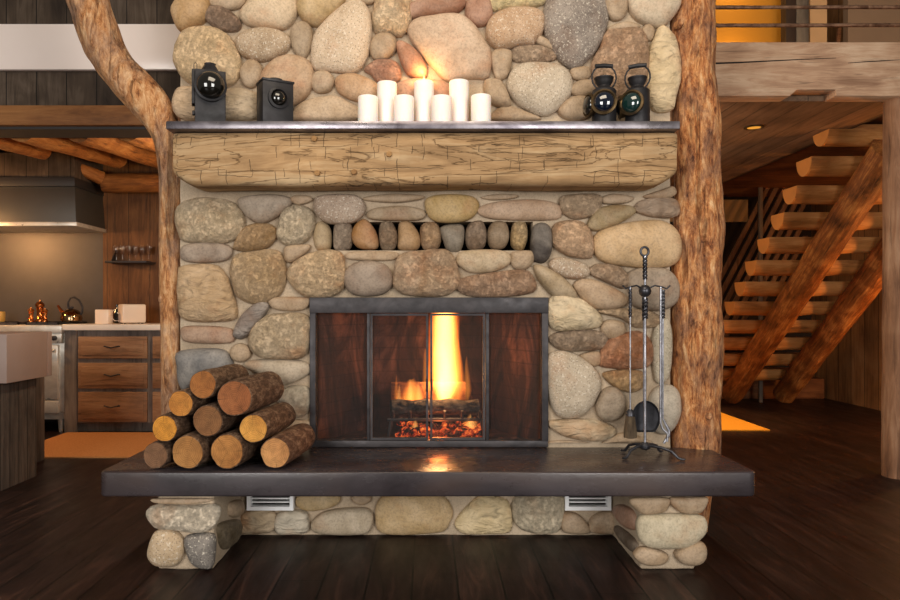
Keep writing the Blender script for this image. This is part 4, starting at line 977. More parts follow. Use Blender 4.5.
MB().lathe([(.012, .03), (.024, .038), (.026, .052), (.012, .066)], 16, (cx, Y, zf)).build('collar', WI, stand)
# brush
bx = pxx(629.5); by = Y - .012
b = wthing('hearth_brush', 'iron handled hearth brush with brown bristles hanging left on the tool stand', 'brush', (bx, by, pz(438)))
MB().tube([(bx, by, pz(412)), (bx, by, pz(287))], .0042, 10).build('rod', ROD, b)
twist(pz(317), pz(289), bx, by, .0042, .0048, 4, b)
MB().lathe([(.010, 0), (.020, -.012), (.022, -.03), (.016, -.035)], 16, (bx, by, pz(409))).build('ferrule', WI, b)
BR = wood('bristles', (50, 40, 30), (84, 70, 54), (120, 104, 80), 2, 16, .9)
MB().lathe([(.016, 0), (.022, -.02), (.026, -.05), (.031, -.085), (.031, -.115), (.02, -.118)], 22, (bx, by, pz(413))).build('bristles', BR, b)
# shovel behind
sx = pxx(643.5, d + .07); sy = Y + .065
b = wthing('ash_shovel', 'round dark iron ash shovel hanging behind the tool stand pole', 'shovel', (sx, sy, pz(436)))
MB().tube([(sx, sy, pz(410, d + .065)), (sx, sy, pz(289, d + .065))], .0045, 10).build('rod', ROD, b)
twist(pz(320, d + .065), pz(291, d + .065), sx, sy, .0042, .0048, 4, b)
m_ = MB(); dz = d + .05; zc = pz(418, dz); xc = pxx(645.5, dz)
N = 28; R1 = .068
V = []; 
for (k, dy) in ((1.0, -.016), (.92, -.006), (.6, .0), (.02, .001), (.02, .004), (.6, .003), (.95, -.003), (1.03, -.016)):
    for j in range(N):
        a = 2 * PI * j / N; V.append((xc + R1 * k * math.cos(a), sy - .004 + dy, zc + R1 * 1.22 * k * max(math.sin(a), -.80)))
fs = [(i * N + j, i * N + (j + 1) % N, ((i + 1) % 8) * N + (j + 1) % N, ((i + 1) % 8) * N + j) for i in range(8) for j in range(N)]
m_.add(V, fs).build('pan', steel_mat('dark_pan_steel', (30, 31, 35), (58, 58, 64), .5, .6), b)
# poker / tongs
tx = pxx(660.5); ty = Y - .012
b = wthing('log_tongs', 'pair of iron log tongs with bent jaws hanging right on the tool stand', 'tongs', (tx, ty, pz(436)))
MB().tube([(tx - .003, ty, pz(287)), (tx - .004, ty, pz(422)), (tx + .004, ty - .002, pz(428)), (tx + .03, ty - .003, pz(433)), (tx + .026, ty - .003, pz(441))], [.0055, .0055, .0055, .0065, .006], 10).build('arm', ROD, b)
MB().tube([(tx + .009, ty + .004, pz(290)), (tx + .008, ty + .004, pz(418)), (tx + .038, ty + .003, pz(430)), (tx + .036, ty + .003, pz(435)), (tx + .012, ty + .002, pz(443))], [.005, .005, .008, .008, .006], 10).build('arm', ROD, b)
twist(pz(318), pz(290), tx + .011, ty + .002, .004, .0045, 4, b)

# ---------------------------------------------------------------- tree trunks beside the chimney
def trunk_mat(name, cols, bias):
    n = NT(name); v = n.coords((1, 1, .3), rnd=False)
    a = n.noise(v, 30, 12, .82, .4); b = n.noise(n.coords((1, 1, .5), rnd=False), bias, 9, .75, .4)
    c1 = n.ramp(a, [(.38, s2l(cols[0])), (.46, s2l(cols[1])), (.54, s2l(cols[2])), (.64, s2l(cols[3]))])
    c2 = n.ramp(a, [(.4, s2l(cols[4])), (.58, s2l(cols[5]))])
    col = n.mix(n.ramp(b, [(.44, g(0)), (.60, g(1))]), c1, c2)
    cr = n.ramp(n.noise(n.coords((1, 1, .08), rnd=False), 22, 6, .7, .5), [(.36, g(.25)), (.46, g(1))])
    col = n.mix(.6, col, cr, 'MULTIPLY')
    return n.fin(col, .62, 0, n.bump(n.math('ADD', a, n.math('ADD', cr, n.math('MULTIPLY', b, 1.5))), .8, .02), .3)
TR = trunk_mat('peeled_trunk_orange', [(90, 46, 26), (184, 112, 62), (222, 158, 100), (244, 206, 158), (78, 46, 34), (180, 128, 94)], 9)
TL = trunk_mat('peeled_trunk_pale', [(112, 66, 38), (190, 128, 78), (218, 166, 116), (238, 202, 160), (120, 88, 68), (190, 150, 122)], 6)
def interp(pts, n):
    out = []
    for i in range(len(pts) - 1):
        a = pts[max(i-1, 0)]; b, c = pts[i], pts[i+1]; e = pts[min(i+2, len(pts)-1)]
        for k in range(n):
            t = k / n; out.append([.5*((2*b[j])+(-a[j]+c[j])*t+(2*a[j]-5*b[j]+4*c[j]-e[j])*t*t+(-a[j]+3*b[j]-3*c[j]+e[j])*t**3) for j in range(len(b))])
    out.append(list(pts[-1])); return out
# right post
d = 3.63; s = F / d
P = [(696,-160,18),(696,-40,18),(695,0,18.5),(692,30,21.5),(694,75,20.5),(696,110,22.5),(696,150,22),(698,190,22.5),(697,230,23.5),(696,270,24),(695,300,25),(695,340,26),(696,380,24.5),(697,420,23),(696,450,23),(690,490,19),(686,526.5,19)]
pts = interp(P, 8); m_ = MB()
m_.tube([at(q[0], q[1], d) for q in pts], [q[2] / s for q in pts], 48, True, .15, 5)
rp = wthing('log_post', 'stout peeled tree trunk post with orange brown mottled wood right of the chimney', 'post', tuple(at(690, 526, d)))
m_.build('trunk', TR, rp, angle=80)
for (px, py, r, kz) in ((710, 354, 5, 0), (681, 22, 3.5, 2), (709, 416, 4, 3)):
    c = at(px, py, d - .115); m_ = MB(); N = 16
    m_.lathe([(r/s*1.3, .05), (r/s*1.05, .01), (r/s*.8, -.002), (r/s*.45, 0), (r/s*.1, .004)], 16, (c.x, c.y, c.z), 'y').build('knot', TR, rp)
# left trunk: leans in from the upper left, then runs down beside the stones
d = 3.66; s = F / d
P = [(60,-120,24),(76,-50,23),(87,0,21.5),(94,22,20.5),(104.5,50,19),(117,69,18.5),(134,87,18.5),(150,104,18),(163,124,16),(169,145,13.5),(171,180,11.5),(170.5,220,11),(170,260,11),(171,300,10.5),(172,340,10.5),(173,400,11),(173,460,11.5),(172,529,12)]
pts = interp(P, 8); m_ = MB(); m_.tube([at(q[0], q[1], d) for q in pts], [q[2] / s for q in pts], 32, True, .16, 9)
lp = wthing('curved_tree_trunk', 'slender peeled tree trunk curving in from the upper left and down beside the chimney', 'tree trunk', tuple(at(172, 529, d)))
m_.build('trunk', TL, lp, angle=80)
c = at(161, 299, d - .01); MB().lathe([(.012, -.01), (.03, 0), (.034, .012), (.026, .03)], 14, (c.x - .0, c.y, c.z), 'x').build('knot', TL, lp)

# ---------------------------------------------------------------- FLOOR
def floor_mat():
    n = NT('dark_plank_floor')
    v = n.coords((1, .12, 1), rnd=False)
    a = n.noise(v, 14, 8, .65, 1.2)
    sep = n.n.new('ShaderNodeSeparateXYZ'); n.L(n.tc.outputs['Object'], sep.inputs[0])
    q = n.math('ADD', n.math('DIVIDE', sep.outputs[0], .19), 100.35); fr = n.math('FRACT', q); cell = n.math('FLOOR', q)
    wn = n.n.new('ShaderNodeTexWhiteNoise'); wn.noise_dimensions = '1D'; n.L(cell, wn.inputs['W'])
    yy = n.math('ADD', n.math('DIVIDE', sep.outputs[1], 2.3), n.math('MULTIPLY', wn.outputs['Value'], 9)); fy_ = n.math('FRACT', n.math('ADD', yy, 50)); cy = n.math('FLOOR', n.math('ADD', yy, 50))
    wn2 = n.n.new('ShaderNodeTexWhiteNoise'); wn2.noise_dimensions = '2D'; cb = n.n.new('ShaderNodeCombineXYZ'); n.L(cell, cb.inputs[0]); n.L(cy, cb.inputs[1]); n.L(cb.outputs[0], wn2.inputs['Vector'])
    col = n.ramp(a, [(.32, s2l((22, 14, 12))), (.55, s2l((46, 30, 26))), (.75, s2l((80, 54, 44)))])
    col = n.mix(.8, col, n.ramp(wn2.outputs['Value'], [(0, g(.5)), (1, g(1.15))]), 'MULTIPLY')
    e1 = n.math('LESS_THAN', n.math('ABSOLUTE', n.math('SUBTRACT', fr, .5)), .476); e2 = n.math('LESS_THAN', n.math('ABSOLUTE', n.math('SUBTRACT', fy_, .5)), .4985)
    e = n.math('MULTIPLY', e1, e2)
    col = n.mix(e, s2l((8, 5, 5)), col)
    return n.fin(col, n.ramp(n.noise(n.coords((1, .3, 1), rnd=False), 8, 4), [(.3, g(.34)), (.7, g(.5))]), 0, n.bump(n.math('ADD', e, n.math('MULTIPLY', a, .35)), .35, .005), .22)
fl = MB().box((-7, -6.5, -.05), (6.5, 7, 0)).build('floor', floor_mat(), smooth=False, centre=False); struct(fl)

# ---------------------------------------------------------------- LEFT: kitchen
def D(d): return d - D0
GREYW = wood('grey_weathered_boards', (40, 30, 24), (82, 68, 56), (122, 106, 92), 2, 3, .8, planks=(0, .21, .014), mott=.6)
BROWNW = wood('brown_wood', (64, 36, 20), (112, 68, 38), (150, 98, 58), 0, 3, .6)
WALW = wood('walnut_panel', (66, 40, 20), (112, 72, 38), (146, 100, 58), 2, 3, .5, planks=(0, .22, .01))
STEEL = steel_mat('stainless', (205, 198, 186), (238, 232, 222), .35, .55)
HOODM = plain('zinc_hood', (82, 80, 76), .45, .5)
# upper wall above the kitchen opening (loft face)
x0 = at(-60, 0, 4.88).x; x1 = -.9
struct(MB().box((-4.2, D(4.88), 2.50), (-.9, D(4.98), 4.3)).build('wall_left', GREYW, smooth=False, centre=False))
CREAM = plain('cream_lacquer', (255, 238, 230), .22, var=.03)
a = at(-60, 69.5, 4.83); b = at(200, 23.5, 4.83)
o = MB().box((-4.2, D(4.83), a.z), (-1.0, D(4.88) - .001, b.z)).build('painted_beam', CREAM, bevel=.01); tag(o, 'long smooth cream painted beam across the dark boards above the kitchen', 'beam')
a = at(0, 125, 4.7); b = at(0, 105, 4.7)
o = MB().box((-4.2, a.y, a.z), (-1.0, D(4.88) - .001, b.z)); o = o.build('timber_beam', wood('warm_beam_wood', (78, 46, 22), (128, 82, 44), (160, 110, 64), 0, 3, .6), bevel=.008); tag(o, 'brown sawn timber beam over the kitchen opening, below the cream beam', 'beam')
a = at(0, 131.5, 4.8)
struct(MB().box((-4.2, D(4.74), a.z), (-1.0, D(4.98), at(0, 125, 4.74).z - .002)).build('trim_1', plain('dark_trim', (46, 40, 38), .6), smooth=False, centre=False))
# kitchen shell
yk = D(7.2)
BACKS = plain('zinc_backsplash', (84, 78, 74), .42, .35, var=.18)
struct(MB().box((-6.2, yk, 0), (at(103, 0, 7.2).x, yk + .1, 2.9)).build('wall_back', BACKS, smooth=False, centre=False))
struct(MB().box((at(103, 0, 7.2).x, yk, 0), (-.8, yk + .1, 2.9)).build('wall_kitchen', WALW, smooth=False, centre=False))
struct(MB().box((-6.3, D(4.3), 0), (-6.2, yk, 2.9)).build('wall_side', GREYW, smooth=False, centre=False))
struct(MB().box((-6.2, D(4.98), 2.72), (-.8, yk + .1, 2.8)).build('ceiling_kitchen', wood('joist_boards', (52, 30, 16), (92, 54, 28), (124, 78, 42), 1, 3, .7), smooth=False, centre=False))
ORLOG = wood('honey_log', (84, 46, 22), (168, 106, 52), (206, 148, 86), 2, 5, .6, bumps=.9, mott=.5)
def logobj(name, p, q, r0, r1, mat, lab, cat, group=None, wob=.10, seed=0, nseg=14, cap=None):
    p, q = Vector(p), Vector(q); L = (q - p).length
    m_ = MB(); m_.tube([(0, 0, L * i / nseg) for i in range(nseg + 1)], [r0 + (r1 - r0) * i / nseg for i in range(nseg + 1)], 26, True, wob, seed)
    o = m_.build(name, mat, angle=60, centre=False); o.location = p
    o.rotation_euler = (q - p).to_track_quat('Z', 'Y').to_euler(); tag(o, lab, cat, group); return o
J = [((-22,131),(42,150),4.99,6.2,.088,'log joist at the far left of the kitchen ceiling, ending above the hood'),
     ((20,129),(118,159),4.99,6.88,.092,'second log joist from the left under the kitchen ceiling'),
     ((78,129),(166,162),4.99,6.88,.094,'third log joist from the left, running down towards the curved tree trunk'),
     ((127,129),(210,163),4.99,6.88,.09,'rightmost log joist of the kitchen ceiling, mostly behind the curved tree trunk')]
for i, (p, q, d0, d1, r, lab) in enumerate(J):
    logobj('ceiling_joist', at(*p, d0 + .02), at(*q, d1), r, r * .95, ORLOG, 'orange ' + lab, 'log joist', 'orange log joists of the kitchen ceiling', seed=i + 30)
logobj('wall_log', at(104, 183, 7.0), at(330, 183, 7.0), .095, .095, ORLOG, 'thick orange log lying level over the wood panelled kitchen alcove', 'log', seed=40)
logobj('wall_log', at(74, 166, 6.75), at(101, 178, 6.95), .05, .07, ORLOG, 'short orange log stub between the range hood and the level alcove log', 'log', seed=41)
# hood
hd = wthing('range_hood', 'grey metal range hood with wooden box above, over the kitchen stove', 'range hood', (-3.9, yk, 1.98))
dF_ = 6.6; XR_ = at(73, 0, dF_).x; XRb = at(76, 0, dF_).x
def hz(py): return H - (py - CY) * dF_ / F
m_ = MB(); xl = -5.2
V = [(xl, D(dF_), hz(222)), (XRb, D(dF_), hz(222)), (XRb, yk - .001, hz(222)), (xl, yk - .001, hz(222)), (xl + .1, D(dF_) + .03, hz(186)), (XR_, D(dF_) + .03, hz(186)), (XR_, yk - .001, hz(186)), (xl + .1, yk - .001, hz(186))]
m_.add(V, [(0,3,2,1),(4,5,6,7),(0,1,5,4),(1,2,6,5),(2,3,7,6),(3,0,4,7)]); m_.build('canopy', HOODM, hd, bevel=.004)
MB().box((xl, D(dF_) - .012, hz(226)), (XRb + .012, yk - .001, hz(222))).build('rim', STEEL, hd, bevel=.003, label='bright metal rim of the hood')
MB().box((xl + .08, D(dF_) + .0, hz(186)), (XR_ + .015, yk - .001, hz(177))).build('crown', plain('dark_crown', (40, 38, 38), .5), hd, bevel=.003)
MB().box((xl + .1, D(dF_) + .03, hz(177)), (XR_, yk - .001, hz(152))).build('upper_box', GREYW, hd, bevel=.003, label='brown wooden box above the metal canopy')
# cabinets and counter
dC = 6.54; yC = D(dC); sC = F / dC
CAB = wood('grey_brown_cabinet', (78, 70, 64), (122, 110, 102), (150, 138, 128), 2, 3, .6); DRW = wood('cabinet_drawer_wood', (96, 68, 48), (152, 114, 84), (184, 146, 112), 0, 3, .55)
xr = -3.405
cab = wthing('kitchen_cabinet', 'grey brown kitchen cabinet with three wide wooden drawers right of the stove', 'cabinet', (-2.7, yC, 0))
MB().box((xr + .005, yC + .02, .09), (-1.9, yk - .002, .955)).build('carcass', CAB, cab, smooth=False)
MB().box((xr + .03, yC + .08, 0), (-1.93, yk - .05, .09)).build('plinth', CAB, cab, smooth=False)
MB().box((xr + .005, yC + .005, .0), (xr + .12, yC + .02, .955)).build('stile', CAB, cab, smooth=False)
for (cx0, cx1) in ((78, 147), (152.5, 221)):
    for (y0, y1) in ((336.5, 358.5), (363, 388.5), (392, 422)):
        a = at(cx0, y1, dC); b = at(cx1, y0, dC)
        dr = MB().box((a.x, yC - .002, a.z), (b.x, yC + .02, b.z)).box((a.x + .03, yC - .010, a.z + .03), (b.x - .03, yC - .002, b.z - .03)).build('drawer', DRW, cab, bevel=.004)
        mx, mz = (a.x + b.x) / 2, (a.z + b.z) / 2 + .01
        h_ = MB().tube([(mx - .07, yC - .008, mz), (mx - .066, yC - .028, mz + .004), (mx, yC - .036, mz - .012), (mx + .066, yC - .028, mz + .004), (mx + .07, yC - .008, mz)], .0065, 8).build('handle', IRON, dr)
        h_.location = h_.location - dr.location - cab.location
WTOP = plain('pale_marble', (240, 232, 224), .3, var=.10)
a = at(62, 332, dC - .03)
o = MB().box((xr + .002, a.y, .957), (-1.85, yk - .002, 1.012)).build('worktop', WTOP, bevel=.006); tag(o, 'pale marble worktop on the grey brown drawers beside the stove', 'worktop')
# range
rg = wthing('kitchen_range', 'stainless steel kitchen range with dark burner grates, left of the drawer cabinet', 'stove', (-3.9, yC, 0))
rx0 = -4.6
MB().box((rx0, yC + .03, .12), (xr - .004, yk - .002, .93)).build('body', STEEL, rg, bevel=.004)
MB().box((rx0, yC - .03, .93), (xr - .004, yk - .002, 1.005)).build('cooktop', STEEL, rg, bevel=.006)
MB().box((rx0, yC - .02, .84), (xr - .01, yC + .03, .93)).build('control_panel', STEEL, rg, bevel=.004)
MB().box((rx0 + .1, yC - .01, .31), (xr - .05, yC + .03, .82)).build('oven_door', STEEL, rg, bevel=.01)
MB().box((rx0 + .1, yC - .01, .18), (xr - .05, yC + .03, .30)).build('lower_panel', STEEL, rg, bevel=.01)
MB().tube([(rx0 + .1, yC - .045, .77), (xr - .06, yC - .045, .77)], .014, 12).build('door_handle', STEEL, rg)
for k in range(3): MB().lathe([(.022, .0), (.022, -.03), (.016, -.034)], 16, (xr - .07 - k * .16, yC - .02, .885), 'y').build('knob', IRON, rg)
for x in (xr - .06, rx0 + .1): MB().lathe([(.018, 0), (.022, .04), (.028, .12)], 12, (x, yC + .07, 0)).build('leg', STEEL, rg)
for k in range(3):
    m_ = MB(); xa = rx0 + .05 + k * .38
    for j in range(4): m_.box((xa + j * .1, yC + .05, 1.012), (xa + j * .1 + .012, yk - .06, 1.03))
    m_.box((xa, yC + .05, 1.0055), (xa + .312, yC + .065, 1.03)).box((xa, yk - .075, 1.0055), (xa + .312, yk - .06, 1.03)); m_.build('burner_grate', IRON, rg, smooth=False)
# things on the stove
COP = steel_mat('copper', (205, 110, 50), (240, 160, 90), .2, 1.0)
def mill(px, ytop, r, dd, lab, zb=1.031):
    p = at(px, ytop, dd); h = p.z - zb
    t = thing('pepper_mill', lab, 'mill', (p.x, p.y, zb), 0, 'copper mills on the stove')
    MB().lathe([(r, 0), (r, h * .08), (r * .75, h * .14), (r * .62, h * .45), (r * .8, h * .62), (r * .8, h * .64)], 20).build('base', COP, t)
    MB().lathe([(r * .6, h * .64), (r * .9, h * .70), (r * .95, h * .80), (r * .6, h * .9), (r * .25, h * .93), (r * .25, h), (r * .1, h)], 20).build('head', COP, t)
mill(31, 307, .030, 6.75, 'short shiny copper mill on the stove, left of the tallest one')
mill(40, 300, .045, 6.95, 'tallest copper mill on the stove, between two short ones')
mill(45, 308, .028, 6.85, 'short copper mill on the stove just right of the tallest one')
o = MB().lathe([(.05, 0), (.055, .01), (.055, .09), (.05, .1), (.02, .1)], 20).build('canister', plain('amber_canister', (206, 160, 80), .35)); p = at(-1, 320, 6.9); o.location = (p.x, p.y, 1.031); tag(o, 'small amber canister on the stove at the left edge of the picture', 'canister')
p = at(73, 321, 6.9); kt = thing('kettle', 'shiny dark kettle with an arched black handle standing on the stove', 'kettle', (p.x - .015, p.y, 1.031))
KET = steel_mat('polished_kettle', (120, 90, 60), (190, 160, 120), .12, 1.0)
MB().lathe([(.085, 0), (.098, .01), (.1, .04), (.088, .085), (.06, .115), (.035, .125), (.02, .128)], 28).build('body', KET, kt)
MB().lathe([(.012, .126), (.02, .135), (.02, .145), (.008, .15)], 14).build('lid_knob', IRON, kt)
MB().tube([(-.075, 0, .075), (-.11, 0, .12), (-.135, 0, .16)], [.022, .015, .011], 14).build('spout', COP, kt)
MB().tube([(-.03, 0, .11), (-.035, 0, .19), (-.01, 0, .235), (.03, 0, .24), (.075, 0, .21), (.105, 0, .15), (.105, 0, .09), (.09, 0, .07)], .011, 10).build('handle', IRON, kt)
# things on the worktop
WB = plain('glossy_white', (240, 222, 206), .3, var=.02)
p = at(104, 325, 6.75)
o = MB().box((-.066, -.05, 0), (.066, .05, .138)).build('white_box', WB, bevel=.008); o.location = (p.x, p.y, 1.0125); tag(o, 'small plain white square box on the worktop between kettle and toaster', 'box')
p = at(132, 324, 6.85); tt = thing('toaster', 'white boxy toaster standing at an angle on the worktop', 'toaster', (p.x, p.y, 1.0125), math.radians(38))
MB().box((-.11, -.085, .008), (.11, .085, .19)).build('body', WB, tt, bevel=.016, seg=3)
MB().box((-.08, -.035, .186), (.08, -.01, .1915)).build('slot', MATTE_BLACK, tt, smooth=False); MB().box((-.08, .01, .186), (.08, .035, .1915)).build('slot', MATTE_BLACK, tt, smooth=False)
for x in (-.08, .08):
    for y in (-.06, .06): MB().lathe([(.01, 0), (.01, .01)], 10, (x, y, 0)).build('foot', MATTE_BLACK, tt)
MB().tube([(-.10, .06, .03), (-.15, .05, .03), (-.185, .03, .07), (-.17, .05, .12), (-.14, .07, .14)], .004, 8).build('cord', WB, tt)
p = at(117, 322, 7.05); o = MB().lathe([(.03, 0), (.032, .01), (.032, .11), (.012, .15), (.012, .19), (.004, .192)], 16).build('bottle', LENSM); o.location = (p.x, p.y, 1.0125); tag(o, 'dark bottle standing behind the white toaster', 'bottle')
# glass shelf
a = at(109, 263, 7.0); b = at(146, 259, 7.0)
sf = wthing('glass_shelf', 'small dark wall shelf holding wine glasses in the wooden alcove', 'shelf', (a.x, 0, a.z))
MB().box((a.x - .02, D(6.95), a.z), (b.x + .02, yk - .001, a.z + .02)).build('board', IRON, sf, bevel=.002)
MB().prism([(yk - .14, a.z), (yk - .001, a.z), (yk - .001, a.z + .16)], a.x - .02, a.x - .012, 'x').build('bracket', IRON, sf, smooth=False)
GL = glass('clear_glass')
names = ['leftmost', 'second from left', 'third from left', 'third from right', 'second from right', 'rightmost']
gm = None
for k in range(6):
    p = at(115.5 + 6.6 * k, 262, 7.08)
    loc = (p.x, D(7.09), a.z + .0205)
    if gm is None:
        o = MB().lathe([(.024, 0), (.024, .003), (.004, .008), (.003, .07), (.012, .08), (.023, .10), (.026, .13), (.022, .165), (.0205, .165), (.0245, .13), (.0215, .10), (.010, .083), (.001, .079)], 20).build('wine_glass', GL, centre=False); gm = o
    else: o = gm.copy(); C.objects.link(o)
    o.location = loc; tag(o, f'stemmed clear wine glass, {names[k]} on the small dark wall shelf', 'wine glass', 'wine glasses on the alcove shelf')
# island
isl = wthing('kitchen_island', 'dark weathered board kitchen island carrying the stone sink at the left edge', 'kitchen island', (-3.2, D(4.84), 0))
IW = wood('island_boards', (50, 42, 38), (86, 74, 66), (120, 104, 92), 2, 4, .75, planks=(1, .10, .03))
MB().box((-4.6, D(4.42), 0), (-2.706, D(4.84), .688)).build('base', IW, isl, bevel=.004)
MB().box((-4.6, D(4.842), 0), (-2.94, D(5.37), .93)).build('rear_cabinet', IW, isl, bevel=.004)
SINK = plain('mauve_stone', (150, 128, 118), .5, var=.12)
sk = wthing('stone_sink', 'massive mauve grey stone apron sink on the board island', 'sink', (-3.2, D(4.6), .69))
m_ = MB(); X0, X1, Y0, Y1, Z0, Z1 = -3.9, -2.63, D(4.37), D(4.9), .69, 1.0
t = .06
# the far edge of the sink stands clear of the taller rear cabinet
m_.box((X0, Y0, Z0), (X1, D(4.84), Z0 + .08)).box((X0, Y0, Z0 + .08), (X1, Y0 + t, Z1)).box((X0, Y1 - t, .932), (X1, Y1, Z1)).box((X0, D(4.84) - .06, Z0 + .08), (X1, D(4.841), .932)).box((X1 - t, Y0 + t, Z0 + .08), (X1, Y1 - t, Z1)).box((X0, Y0 + t, Z0 + .08), (X0 + t, Y1 - t, Z1))
m_ = MB(); m_.box((X0, Y0, Z0), (X1, D(4.841), Z1)).box((-2.93, D(4.841), Z0), (X1, Y1, Z1))
m_.build('basin', SINK, sk, bevel=.006)
# rug
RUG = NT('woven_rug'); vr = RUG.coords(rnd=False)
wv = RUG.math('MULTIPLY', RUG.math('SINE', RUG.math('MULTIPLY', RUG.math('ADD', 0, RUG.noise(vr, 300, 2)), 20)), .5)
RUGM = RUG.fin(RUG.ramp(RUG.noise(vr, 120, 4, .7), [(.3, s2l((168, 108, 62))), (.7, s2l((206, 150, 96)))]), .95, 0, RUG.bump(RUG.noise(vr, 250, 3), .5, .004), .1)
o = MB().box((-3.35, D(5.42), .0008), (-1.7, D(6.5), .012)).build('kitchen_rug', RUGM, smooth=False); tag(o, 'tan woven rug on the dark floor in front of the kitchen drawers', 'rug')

# ---------------------------------------------------------------- RIGHT: loft, stairs
LB = wood('grey_oak_beam', (140, 104, 80), (192, 154, 124), (224, 194, 164), 0, 4.0, .7, bumps=.5)
d = 4.72; a = at(712, 96, d); b = at(990, 42, d)
n0_ = at(790, 0, d).x; n1_ = at(836, 0, d).x; nzv = at(0, 89.5, d).z
xa, xb = 1.56, 4.2
lb = wthing('loft_beam', 'broad greyish oak beam carrying the loft floor, split along its length', 'beam', (2.8, D(d), a.z))
MB().prism([(xa, a.z), (n0_, a.z), (n0_ + .05, nzv), (n1_, nzv), (n1_, a.z), (xb, a.z), (xb, b.z), (xa, b.z)], D(d), D(d) + .14, 'y').build('timber', LB, lb, bevel=.006)
m_ = MB(); 
cpts = [(712, 63.5), (740, 62.5), (770, 61), (800, 59.5), (836, 58)]
for (pp, w0) in ((cpts, 1.6), ([(848, 63), (870, 61.5), (905, 59.5)], .9)):
    top = []; bot = []
    for i, (x, y) in enumerate(pp):
        w = w0 * math.sin(PI * min(1, (i + .6) / len(pp))) if pp is not cpts else w0 * (1 - i / len(pp)) + .2
        top.append(at(x, y - w / 2, d)); bot.append(at(x, y + w / 2, d))
    P_ = [(p.x, p.z) for p in bot] + [(p.x, p.z) for p in reversed(top)]
    m_.prism(P_, D(d) - .0012, D(d) + .01, 'y')
m_.build('crack', MATTE_BLACK, lb, smooth=False, label='long dark drying crack')
CEILW = wood('loft_ceiling_boards', (92, 70, 54), (146, 114, 88), (178, 144, 114), 1, 2.5, .65, planks=(0, .24, .012))
struct(MB().box((1.35, D(4.862), 2.6), (3.38, D(9.4), 2.66)).build('ceiling', CEILW, smooth=False, centre=False))
struct(MB().box((3.38, D(4.94), 2.6), (3.40, D(9.4), 2.66)).build('trim_2', plain('dark_edge', (34, 22, 16), .6), smooth=False, centre=False))
dl = thing('recessed_light', 'small round recessed downlight in the boards under the loft', 'ceiling light', (at(754, 127, 5.55).x, D(5.55), 2.594))
MB().lathe([(.075, .005), (.075, -.002), (.055, -.004), (.05, .005)], 28).build('trim_ring', BRASS, dl); MB().lathe([(.05, .003), (.05, .0), (.02, -.002)], 24).build('lens', emis('lamp_glow', (255, 170, 60), .8), dl)
# right log post
logobj('round_log_post', at(901, 478, 4.83), at(901, 97.5, 4.83), .115, .105, wood('greybrown_log', (96, 64, 44), (146, 106, 78), (180, 142, 112), 2, 4, .6, bumps=.6), 'smooth round log post standing under the loft beam at the right edge', 'post', wob=.05, seed=60, nseg=30)
# stairs
STL = wood('stair_log', (44, 22, 10), (134, 78, 36), (206, 142, 76), 2, 7.5, .5, bumps=.8, mott=.45)
TRD = wood('tread_wood', (112, 66, 28), (176, 118, 62), (206, 154, 96), 0, 3.5, .55)
TEND = plain('tread_end_grain', (196, 128, 60), .7, var=.25)
def sp(k, X, dz): return Vector((X, D(5.98 + .25 * k), 2.39 - .2 * k + dz))
for (X, lab) in ((3.68, 'left diagonal log carrying the half log stair treads'), (4.31, 'right diagonal log carrying the half log stair treads')):
    logobj('stair_stringer', sp(10.0, X, -.27), sp(-1.6, X, -.27), .125, .135, STL, lab, 'stair log', 'diagonal stair logs', seed=int(X * 10), wob=.09, nseg=30)
TREADN = ['topmost half log stair tread, close under the loft', 'second half log stair tread from the top', 'third half log stair tread from the top', 'fourth half log stair tread from the top', 'fifth half log stair tread from the top', 'sixth half log stair tread from the top', 'middle half log stair tread, sixth from the bottom',
 'fifth half log stair tread from the bottom', 'fourth half log stair tread from the bottom', 'third half log stair tread from the bottom', 'second half log stair tread from the bottom', 'lowest half log stair tread, close to the floor']
proto = None
for i, k in enumerate(range(-1, 11)):
    if proto is None:
        proto = thing('stair_tread', TREADN[i], 'stair tread', (3.9, D(5.98 + .25 * k), 2.435 - .2 * k), 0, 'half log stair treads')
        hc = [(.125 * math.cos(a), -.15 * math.sin(a)) for a in [PI * q / 12 for q in range(13)]]
        L = .68; m_ = MB(); N = len(hc)
        for q in range(15):
            x = -L + (L + .62) * q / 14
            for (y, z) in hc: m_.v.append((x, y * (1 + .04 * noise.noise(Vector((x * 5, y * 5, 1)))), min(0, z * (1 + .10 * noise.noise(Vector((x * 3, z * 5, 2)))))))
        for q in range(14):
            for j in range(N): m_.f.append((q*N+j, q*N+(j+1) % N, (q+1)*N+(j+1) % N, (q+1)*N+j)); m_.m.append(0)
        m_.f.append(tuple(range(N))); m_.m.append(0); m_.f.append(tuple(14*N+j for j in range(N))); m_.m.append(0)
        A_ = m_.build('tread', TRD, proto, angle=40)
        B_ = MB().prism([(y * .97, z * .97 - .002) for y, z in hc], -L - .006, -L + .01, 'x').build('cut_end', TEND, proto, smooth=False)
        kids = [A_, B_]
    else:
        t = proto.copy(); C.objects.link(t); t.location = (3.9 + random.uniform(-.02, .02), D(5.98 + .25 * k), 2.435 - .2 * k); t['label'] = TREADN[i]
        for c_ in kids:
            q = c_.copy(); C.objects.link(q); q.parent = t
o = MB().box((3.3, D(9.0), 0), (5.1, D(9.2), .26)).build('timber_sill', BROWNW, bevel=.01); tag(o, 'low brown timber sill on the floor behind the foot of the stairs', 'timber')
